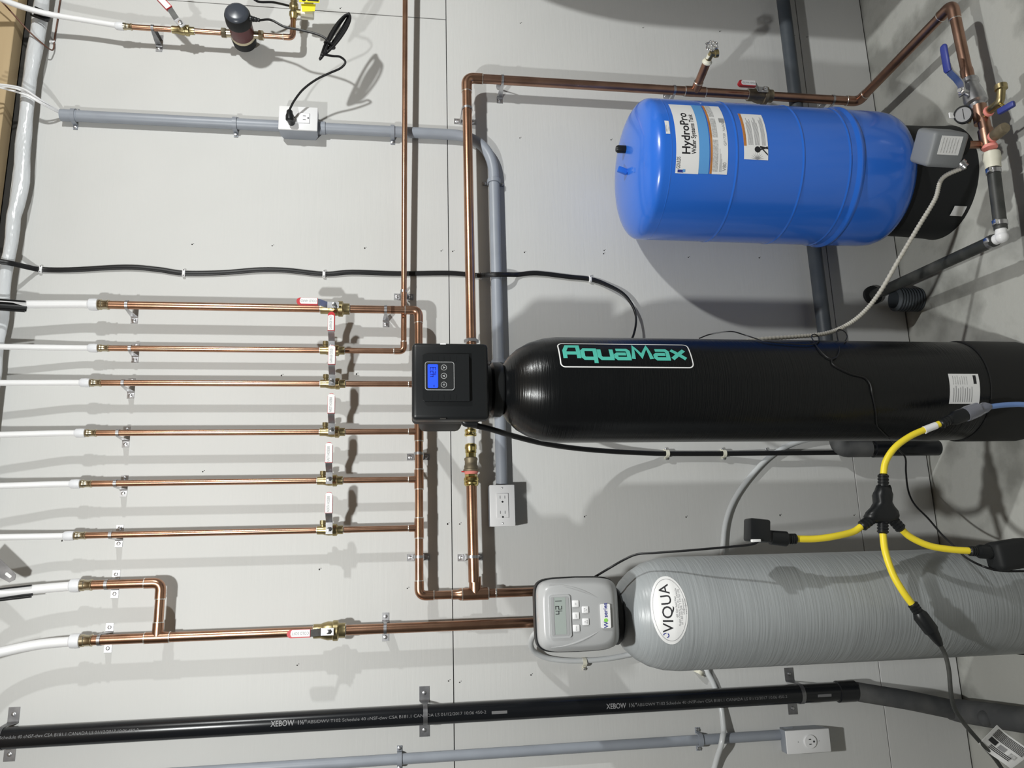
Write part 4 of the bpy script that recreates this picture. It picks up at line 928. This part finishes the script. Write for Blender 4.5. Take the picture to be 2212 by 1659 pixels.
# ================================================================== floor-level well manifold in front of the blue tank
mw = lambda px, py, h=None: F(px, py, zL if h is None else h)
wm = thing('well_manifold', 'copper and brass well manifold lying in front of the blue tank', 'manifold', (.95, YM, 0))
xv0, xv1 = mw(2088,178).x, mw(2113,236).x; yv = mw(2098,205).y; xt = mw(2125,262).x; yw = mw(2130,330).y
e0 = V((XE1+.004, YM, zL)); vA = V((xv0, yv, zL)); ax = (vA-e0).normalized()
MB().cyl(e0+ax*.025, vA, R1, seg=22).build('pipe', 'copperd', wm); ring(wm, vA-ax*.02, ax, R1*1.15, .03, 'copperd', 'cup')
vB = V((xv1, mw(2113,236).y, zL)); axv = (vB-vA).normalized(); Lv = (vB-vA).length
MB().lathe(vA, axv, [(R1*1.2,0),(R1*1.6,.001),(R1*1.6,.012),(R1*1.35,.016),(R1*1.75,Lv*.42),(R1*1.9,Lv*.6),(R1*1.9,Lv*.8),(R1*1.35,Lv*.85),(R1*1.35,Lv)], 8 if 0 else 24).build('ball_valve_body', 'steel', wm)
vc = (vA+vB)*.5; MB().cyl(vc, vc+V((0,-.012,.042)), .008, seg=12).build('valve_stem', 'steel', wm)
MB().lathe(vc+V((0,-.012,.04)), V((0,-.28,1)), [(.010,0),(.010,.008),(.006,.009),(.006,.014)], 6).build('stem_nut', 'chrome', wm)
h0 = vc+V((0,-.012,.043)); tip = F(2037, 98, zL+.085)
hv = (tip-h0); hx = V((hv.x,hv.y,0)).normalized(); side = V((-hx.y,hx.x,0)); LH = V((hv.x,hv.y,0)).length
MB().strip([(-.012,0),(.018,0),(.035,.012),(.05,.028),(.07,.035)], .004, h0-side*.011, hx, Z, side*.022).build('lever', 'steel', wm)
MB().tube([h0+hx*t+Z*z_ for t, z_ in ((.052,.034),(.058,.036),(LH-.006,.041),(LH-.001,.0415),(LH+.002,.042))], [(.004,.010),(.0062,.0125),(.0062,.0125),(.005,.010),(.002,.005)], 16, flat=Z).build('blue_grip', 'bluev', wm, 60)
# crosses and body after the valve
mC = [V((xv1,vB.y,zL)), V((xt,mw(2125,262).y,zL)), V((mw(2138,318).x,mw(2138,318).y,zL))]
MB().tube([mC[0], mC[1], mC[2]], R1*1.05, 20).build('pipe', 'copperd', wm)
for q in (mw(2118,248), mw(2132,300)): MB().tube([q+V((.025,0,0)), q-V((.025,0,0))], R1*1.3, 20).build('cross', 'copperd', wm)
for q, r in ((mw(2113,236), 1.25), (mw(2138,318), 1.25)): MB().lathe(q+X*.004, -X, [(R1*r,0),(R1*r*1.06,.003),(R1*r,.008)], 18).build('sealing_tape', 'pink', wm)
# drain cock
q = mw(2122,252); dq = V((.0,-1,.05)).normalized()
MB().cyl(q, q+dq*.055, .010, seg=14).build('drain_stub', 'brass', wm); MB().lathe(q+dq*.02, dq, [(.013,0),(.014,.004),(.013,.008)], 14).build('sealing_tape', 'pink', wm)
MB().tube(fillet([q+dq*.035, q+dq*.068, q+dq*.078+V((.030,0,0))], .016, 5), .0105, 14).build('drain_cock', 'brass', wm)
MB().lathe(q+dq*.078+V((.026,0,0)), X, [(.0105,0),(.015,.002),(.015,.014),(.010,.016)], 16).build('hose_thread', 'brass', wm)
MB().cyl(q+dq*.062, q+dq*.062+V((-.02,-.014,0)), .006, seg=10).build('cock_stem', 'brassb', wm)
hk = q+dq*.066+V((-.026,-.016,0)); MB().box(hk, (.016,.044,.012), .004, 2, Matrix.Rotation(.25,3,'X')).build('blue_handle', 'bluev', wm)
# relief valve
q = mw(2134,304); MB().lathe(q+dq*.015, dq, [(.013,0),(.014,.004),(.013,.008)], 14).build('sealing_tape', 'pink', wm)
MB().lathe(q+dq*.018, dq, [(.010,0),(.014,.006),(.0145,.02),(.0145,.040),(.013,.047),(0,.049)], 14).build('relief_valve', 'bronze', wm)
# gauge
gp = mw(2100,262); gc = F(2081,248,zL+.055); gn = (CAM-gc).normalized(); gn = (gn+V((.15,0,.15))).normalized()
MB().cyl(gp+Z*.01, gc+V((0,.012,-.006)), .007, seg=10).build('gauge_stem', 'brass', wm)
ga = MB().lathe(gc-gn*.014, gn, [(.020,0),(.0225,.002),(.0225,.020),(.019,.0215),(.019,.0185)], 28).build('gauge', 'blackm', wm)
MB().lathe(gc+gn*.0045, gn, [(.0188,0),(.0188,.0006)], 28).build('dial', 'inkg', ga)
gu = gn.cross(Z).normalized(); gv = gu.cross(gn); MB().tube([gc+gn*.0058-gu*.014+gv*.003, gc+gn*.0058+gu*.012-gv*.004], .0008, 6).build('needle', 'ink', ga)
MB().box(gc+V((.004,.012,.022)), (.016,.004,.018), .001, 1).build('gauge_tag', 'lab', wm)
# pressure switch
sp = mw(2128,312); swc = F(2026,312,zL+.135); rot = Matrix.Rotation(math.radians(-38), 3, 'Z')
MB().cyl(sp, V((sp.x,sp.y+.01,zL+.07)), .010, seg=12).build('switch_stem', 'copperd', wm)
MB().lathe((sp.x,sp.y+.012,zL+.050), Z, [(.022,0),(.030,.006),(.030,.018),(.022,.024)], 20).build('switch_diaphragm', 'blackm', wm)
swc = V((sp.x-.012, sp.y+.008, zL+.128))
sw = MB().box(swc, (.088,.082,.098), .011, 3, rot).build('pressure_switch', 'switch', wm)
fr = rot @ V((0,-1,0)); ru = rot @ X
MB().box(swc+fr*.0414+ru*.012, (.046,.0006,.058), 0, 1, rot).build('switch_label', 'lab', sw)
for k in range(6): MB().box(swc+fr*.0418+Z*(.022-.008*k)+ru*.012, (.036,.0004,.0018), 0, 1, rot).build('print_line', 'labg', sw)
for k in (-.022,.0,.018): MB().box(swc-ru*.0442+rot @ V((0,k,0)), (.0006,.0012,.07), 0, 1, rot).build('groove', 'inkg', sw)
cn = swc+rot @ V((-.030,-.030,-.050)); MB().lathe(cn, V((-.6,-.1,-.5)), [(.013,0),(.013,.008),(.010,.010),(.010,.018)], 12).build('cable_connector', 'steel', wm)
# brass adapter, clamps, black poly pipe, white elbow, pipe back to the wall
ad = mw(2141,328); pe = mw(2164,512); ax2 = (pe-ad).normalized()
MB().lathe(ad, ax2, [(R1*1.15,0),(R1*1.45,.003),(R1*1.5,.022),(R1*1.35,.026),(R1*1.3,.045)], 10).build('brass_adapter', 'ivory', wm)
pb = ad+ax2*.042
pp = thing('poly_pipe', 'scuffed black plastic pipe with white elbow running back to the wall', 'pipe', (pe.x,pe.y,0))
MB().cyl(pb, pe-ax2*.02, .0158, seg=22).build('pipe', 'poly', pp)
wx = V((P(1902,640,.0).x, -.002, zL)); ax3 = (wx-pe).normalized()
MB().cyl(pe+ax3*.02, wx+ax3*-.001, .0158, seg=22).build('pipe', 'poly', pp)
MB().tube(fillet([pe-ax2*.034, pe, pe+ax3*.034], .022, 6), .0135, 18).build('white_elbow', 'white', pp)
MB().sphere(pe, .0155, 16).build('elbow_knuckle', 'white', pp)
for q, a_ in ((pb+ax2*.012, ax2), (pe-ax2*.036, ax2), (pe+ax3*.036, ax3)):
    cm = MB().lathe(q-a_*.006, a_, [(.0158,0),(.0176,.0004),(.0176,.0116),(.0158,.012)], 24).build('hose_clamp', 'steel', pp)
    MB().box(q+V((0,-.006,.019)), (.012,.014,.008), .001).build('clamp_screw', 'chrome', cm)
MB().lathe(wx+Y*-.012, Y, [(.030,0),(.030,.0115)], 24).build('wall_hole_dark', 'blackm', pp)  # black disc paints the darkness of the hole where the pipe enters
rh = F(1985, 648, .0); mb = MB(); pr_ = []
for k in range(9): pr_ += [(.033,.0+k*.0095), (.037,.002+k*.0095), (.037,.0055+k*.0095), (.033,.0075+k*.0095)]
tag(MB().lathe((rh.x, min(rh.y, -.045), 0), Z, pr_+[(.028,.087),(.028,.05)], 32).build('ribbed_hose', 'ribbed'), 'stub of dark ribbed drain hose standing on the floor by the wall', 'hose')
# armoured cable from the pressure switch to behind the black tank
ar = spline([cn+V((-.012,-.002,-.010)), P(2036,385,.50), P(2020,430,.47), P(1985,488,.44), P(1945,555,.41), P(1900,632,.37), P(1862,678,.35), P(1822,706,.335), P(1780,721,.33), P(1720,727,.32), P(1640,733,.31), P(1560,745,.29), P(1480,765,.2)], 40)
tag(MB().tube(ar, [.0062 if k % 4 < 2 else .0052 for k in range(len(ar))], 10).build('armoured_cable', 'armour', None, 80), 'ribbed beige armoured cable sagging from the pressure switch to the black tank', 'cable')
# ================================================================== low drain pipes behind the tanks
zD = P(1765, 600, .05).z; xst = P(1960, 968, .05).x
dp = thing('floor_drain_line', 'dark slate drain pipe running low along the wall behind the tanks', 'drain pipe', (xst,-.05,0))
MB().cyl((xst+.03,-.05,zD-.004), (3.2,-.05,zD+.004), .0215, seg=24).build('pipe', 'drainp', dp)
MB().tube(fillet([V((xst+.06,-.05,zD-.004)), V((xst,-.05,zD-.004)), V((xst,-.05,zD-.10))], .03, 6), .026, 24).build('elbow', 'dusty', dp)
MB().cyl((xst,-.05,zD-.08), (xst,-.05,0), .0235, seg=24).build('standpipe', 'abs', dp)
MB().lathe((xst,-.05,P(1885,968,.05).z-.05), Z, [(.0235,0),(.0275,.001),(.0275,.05),(.0235,.052)], 24).build('coupling', 'abs', dp)
# drain hose of the black control head
dh = thing('drain_hose', 'black drain hose curving from the black control head down to the standpipe', 'hose', (xst,-.05,.2))
hs_ = [(1006,913,.40),(1022,918,.395),(1060,927,.36),(1110,942,.28),(1170,957,.20),(1240,968,.12),(1320,975,.06),(1400,979,.028),(1440,980,.016),(1563,980,.016),(1660,979,.030),(1780,978,.03),(1850,977,.045),(1900,974,.05)]
MB().tube(pix(hs_), .0072, 12).build('hose', 'cable', dh)
q = P(1003,910,.40); MB().tube(fillet([q+V((.03,0,0)), q+V((-.004,0,0)), q+V((-.006,0,-.030))], .008, 5), .0098, 14).build('elbow', 'black', dh)
for px, nm in ((1440,'upper white saddle clip on the black drain hose'), (1563,'lower white saddle clip on the black drain hose'), (1658,'pair of bare screws either side of the black drain hose')):
    q = P(px, 980, .012); cl = thing('hose_clip', nm, 'hose clip', (q.x,0,q.z-.006), 'ivory hose clips')
    if px < 1600: MB().strip([(-.015,.002),(-.0098,.003),(-.0095,.014)]+[(.0095*math.cos(g), .016+.0095*math.sin(g)) for g in [math.pi-math.pi*k/8 for k in range(1,8)]]+[(.0095,.014),(.0098,.003),(.015,.002)], .003, V((q.x,0,q.z-.005)), X, -Y, Z*.010).build('saddle', 'ivory', cl)
    for s_ in (-1, 1): MB().sphere((q.x+s_*.0145,-.006,q.z), .0042, 10).build('screw', 'chrome', cl)
# white drain tube from the grey head and along the wall
wt = thing('drain_tube', 'translucent white tube arching low along the wall behind the grey tank', 'tube', P(1560,1200,.01))
MB().tube(pix([(1900,935,.012),(1800,942,.012),(1720,956,.012),(1665,985,.011),(1620,1030,.011),(1585,1080,.011),(1567,1130,.011),(1561,1190,.011),(1558,1260,.011),(1530,1380,.011),(1525,1440,.011),(1540,1475,.011),(1556,1520,.011),(1563,1575,.026),(1561,1592,.0385),(1557,1612,.0385),(1548,1640,.02),(1535,1690,.011)]), .0075, 12).build('tube', 'clear', wt)
gt2 = thing('drain_tube', 'translucent tube looping out beside the grey control head', 'tube', P(1190,1420,.02))
MB().tube(pix([(1185,1360,.16),(1158,1366,.12),(1147,1385,.07),(1152,1405,.03),(1180,1421,.012),(1225,1427,.011),(1262,1427,.011),(1310,1423,.011),(1360,1414,.011),(1420,1402,.011),(1500,1420,.011),(1525,1440,.011)]), .0072, 12).build('tube', 'clear', gt2)
for px, py, an, nm in ((1262,1430,0,'ivory clip on the tube below the grey control head'), (1510,1452,1,'ivory clip on the tube beside the grey tank')):
    q = P(px, py, .01); cl = thing('hose_clip', nm, 'hose clip', (q.x,0,q.z-.006), 'ivory hose clips')
    u_, dep = (X, Z) if not an else (V((.5,0,.86)), V((-.86,0,.5)))
    MB().strip([(-.022,.002),(-.0098,.003),(-.0095,.012)]+[(.0095*math.cos(g), .012+.0095*math.sin(g)) for g in [math.pi-math.pi*k/8 for k in range(1,8)]]+[(.0095,.012),(.0098,.001)], .003, V((q.x,0,q.z))-dep*.005, u_, -Y, dep*.010).build('saddle', 'ivory', cl)
    MB().sphere(V((q.x,-.006,q.z))-u_*.018, .0042, 10).build('screw', 'chrome', cl)
# ================================================================== yellow three-way extension cord
DT = .515
tp = thing('power_splitter', 'yellow three-way extension cord with a black moulded splitter', 'extension cord', P(1905,1110,DT))
out = [(1896,1048),(1920,1048),(1921,1056),(1924,1064),(1922,1083),(1927,1093),(1937,1105),(1940,1116),(1934,1127),(1920,1130),(1905,1131),(1890,1130),(1876,1126),(1868,1116),(1873,1106),(1884,1095),(1891,1083),(1889,1064),(1894,1056)]
cpt = P(1906,1100,DT); ol = [P(*q,DT) for q in out]; rings_ = []
for f, dy in ((.55,.019),(.85,.015),(1,.006),(1,-.006),(.85,-.015),(.55,-.019)): rings_.append([cpt+(v-cpt)*f+Y*dy for v in ol])
loft(rings_).build('splitter_body', 'black', tp, 80)
def relief(pa, pb, d0=DT, d1=DT, r=.0125, name='cord_grip', par=None):
    a, b = P(*pa,d0), P(*pb,d1); L = (b-a).length; pr = []
    for k in range(4): pr += [(r,L*(.05+k*.24)),(r,L*(.17+k*.24)),(r*.88,L*(.19+k*.24)),(r*.88,L*(.27+k*.24))]
    MB().lathe(a, b-a, [(r*.9,0)]+pr[:-1]+[(r*.7,L)], 16).build(name, 'black', par or tp)
relief((1908,1052),(1908,1024)); relief((1884,1120),(1860,1138)); relief((1907,1126),(1907,1153)); relief((1926,1120),(1948,1144))
RY = .0077
def ycord(pts): MB().tube(pix(pts), RY, 14).build('yellow_cord', 'yellow', tp)
ycord([(1908,1030,DT),(1913,998,DT),(1933,967,.52),(1965,943,.525),(2000,927,.53),(2034,914,.535)])
ycord([(1862,1136,DT),(1842,1149,DT),(1800,1159,.52),(1760,1164,.52),(1716,1164,.52)])
ycord([(1907,1150,DT),(1912,1190,.525),(1928,1238,.53),(1950,1277,.535),(1974,1310,.535)])
ycord([(1946,1142,DT),(1968,1161,DT),(2008,1179,.522),(2055,1187,.532),(2098,1190,.54)])
q0, q1 = P(1996,929,.53), P(2022,919,.533)
MB().cyl(q0, q1, RY+.001, seg=14).build('warning_wrap', 'lab', tp)
MB().prism([(0,0),(.03,.004),(.028,.010),(0,.012)], q0+V((-.010,-.003,.0)), (q1-q0).normalized(), X, V((0,.0006,0))).build('wrap_tail', 'lab', tp)
def socket(pts, rr, m='black', name='plug', par=None):
    MB().tube([P(*q) for q in pts], rr, 14).build(name, m, par or tp)
relief((2054,905),(2030,917), .537,.535, .0115)
socket([(2052,907,.537),(2062,903,.537),(2090,893,.54)], [.0115,.0165,.0165], name='plug')
relief((1700,1164),(1720,1164), .52,.52, .0120); socket([(1702,1164,.52),(1698,1164,.52),(1664,1161,.52)], [.012,.017,.016], name='socket')
relief((1985,1325),(1970,1303), .535,.535, .0115); socket([(1983,1322,.535),(1988,1330,.535),(2012,1362,.535)], [.012,.0165,.016], name='socket')
relief((2112,1191),(2093,1190), .54,.54, .0115); socket([(2110,1191,.54),(2116,1191,.54),(2148,1194,.542)], [.012,.016,.016], name='socket')
bc = thing('extension_cord', 'blue extension cord with a clear plug in front of the black tank', 'extension cord', P(2140,880,.54))
socket([(2084,896,.54),(2088,894,.54),(2112,885,.541),(2116,886,.541),(2128,880,.542),(2138,878,.542)], [.0175,.0185,.0175,.0135,.0135,.008], 'clearp', 'clear_plug', bc)
MB().tube(pix([(2125,882,.542),(2150,877,.543),(2185,874,.545),(2212,874,.55),(2260,880,.56),(2300,900,.58)]), .0064, 12).build('blue_cord', 'bluec', bc)
# plug-in transformer and its lead to the grey head
ta = thing('transformer', 'black plug-in transformer hanging from the yellow cord beside the grey tank', 'transformer', P(1636,1165,.5))
q = P(1635,1146,.52); a_ = P(1613,1146,.52); MB().box(q, (.050,.040,.048), .005, 2, Matrix.Rotation(.12,3,'Y')).build('case', 'black', ta)
qb = P(1630,1168,.535); MB().box(qb+V((0,-.006,0)), (.006,.010,.020), .001).build('rating_label', 'lab', ta)
MB().tube(pix([(1638,1170,.525),(1625,1176,.52),(1590,1180,.51),(1500,1188,.49),(1420,1194,.46),(1378,1197,.44),(1350,1208,.43),(1315,1228,.425),(1285,1246,.40)]), .0026, 8).build('lead', 'cable', ta)
tb = thing('transformer', 'large black plug-in transformer at the right edge by the grey tank foot', 'transformer', P(2180,1235,.5))
qq = P(2180,1198,.545); MB().box(qq, (.066,.055,.092), .014, 3, Matrix.Rotation(-.12,3,'Y')).build('case', 'blackm', tb)
MB().tube(pix([(1925,950,.22),(1945,975,.12),(1956,990,.10),(1957,1020,.10),(1962,1060,.11),(1976,1090,.14),(2005,1120,.2),(2035,1155,.28),(2062,1180,.36),(2085,1203,.47),(2120,1222,.53),(2160,1233,.545),(2215,1234,.56)]), .0026, 8).build('lead', 'cable', tb)
# dark cord with paper tag
cc = thing('appliance_cord', 'dark grey cord hanging from the yellow splitter with a white paper tag', 'power cord', P(2060,1500,.5))
socket([(2008,1357,.535),(2014,1365,.535),(2026,1384,.53),(2032,1394,.53)], [.0135,.0135,.0095,.006], 'black', 'plug', cc)
MB().tube(pix([(2028,1388,.53),(2042,1415,.525),(2050,1450,.52),(2054,1495,.51),(2062,1530,.50),(2082,1562,.49),(2118,1604,.48),(2150,1640,.46),(2190,1700,.44)]), .0047, 10).build('cord', 'poly', cc)
A_, B_ = P(2114,1607,.485), P(2154,1566,.485); lo_ = P(2180,1660,.47)-A_
vs = []
nL = 8
for k in range(nL+1):
    t = k/nL; w_ = V((0,.006*math.sin(t*5),0)); vs += [A_+lo_*t+w_, B_+lo_*t*1.12+w_]
vs2 = [v+Y*.0006 for v in vs]; n = len(vs)
fs = [(2*k,2*k+1,2*k+3,2*k+2) for k in range(nL)]; fs += [tuple(i+n for i in f[::-1]) for f in fs]
fs += [(2*k,2*k+2,n+2*k+2,n+2*k) for k in range(nL)]+[(2*k+1,n+2*k+1,n+2*k+3,2*k+3) for k in range(nL)]+[(0,n,n+1,1),(2*nL,2*nL+1,n+2*nL+1,n+2*nL)]
tg = MB().add(vs+vs2, fs).build('paper_tag', 'lab', cc)
def tg_pt(s_, t): return A_+(B_-A_)*s_+lo_*t*(1+.12*s_)+V((0,.006*math.sin(t*5)-.0008,0))
def tg_bar(s0, s1, t0, t1, m='ink', nm='print_line'):
    N = 5; vv = []
    for k in range(N+1):
        t = t0+(t1-t0)*k/N; vv += [tg_pt(s0,t), tg_pt(s1,t)]
    MB().add(vv, [(2*k,2*k+1,2*k+3,2*k+2) for k in range(N)]).build(nm, m, tg)
for k in range(7): tg_bar(.60+.05*k, .625+.05*k, .10, .92)
for k in range(3): tg_bar(.16+.06*k, .19+.06*k, .26, .80)
tg_bar(.36,.55,.12,.36,'ink','print_block'); tg_bar(.34,.52,.42,.60,'inkg','print_block'); tg_bar(.32,.48,.70,.86,'labg','print_block')
# thin wire lying on the black tank
def onk(px, py, off=.003):
    q = BLK.hit(px, py, off); return q if q.y < -.2 else P(px, py, .40)
tw = thing('thin_wire', 'thin black wire twisted over the front of the black tank', 'wire', onk(1800,780))
w1 = [P(1510,731,.36), P(1535,722,.38), P(1578,716,.41), P(1610,724,.41)]+[onk(x, y, .004) for x, y in ((1650,736),(1700,742),(1750,744),(1768,737),(1768,728))]+[P(1760,722,.415), P(1753,726,.43)]+[onk(x, y, .004) for x, y in ((1758,738),(1770,755),(1785,770),(1797,776))]
MB().tube(spline(w1, 5), .0015, 6).build('wire', 'cable', tw)
w2 = [onk(1797,776,.005), onk(1808,770,.005), onk(1813,755,.005), P(1810,735,.42), P(1807,720,.41), P(1812,712,.405), P(1824,716,.405), P(1830,727,.41), onk(1825,738,.004)]
MB().tube(spline(w2, 5), .0015, 6).build('wire', 'cable', tw)
w3 = [onk(x, y, .004) for x, y in ((1797,776),(1798,785),(1812,795),(1840,808),(1868,816),(1880,830),(1884,850),(1892,890),(1894,918),(1905,932),(1922,948))]
MB().tube(spline(w3, 5), .0015, 6).build('wire', 'cable', tw)
# ================================================================== unseen domed tank right of the view, added for its shadow on the wall
wh = thing('storage_tank', 'unseen tall grey domed storage tank standing to the right, beyond the picture edge', 'tank', (2.022,-.43,0))
MB().lathe((2.022,-.43,0), Z, [(.22,0),(.245,.02),(.26,.04)]+[(.26*math.cos(t), 1.2+.45*math.sin(t)) for t in [k*math.pi/2/14 for k in range(14)]]+[(.03,1.652),(0,1.653)], 64).build('vessel', 'dusk', wh)
MB().cyl((2.022,-.43,1.64), (2.022,-.43,1.72), .018).build('nipple', 'copperd', wh)
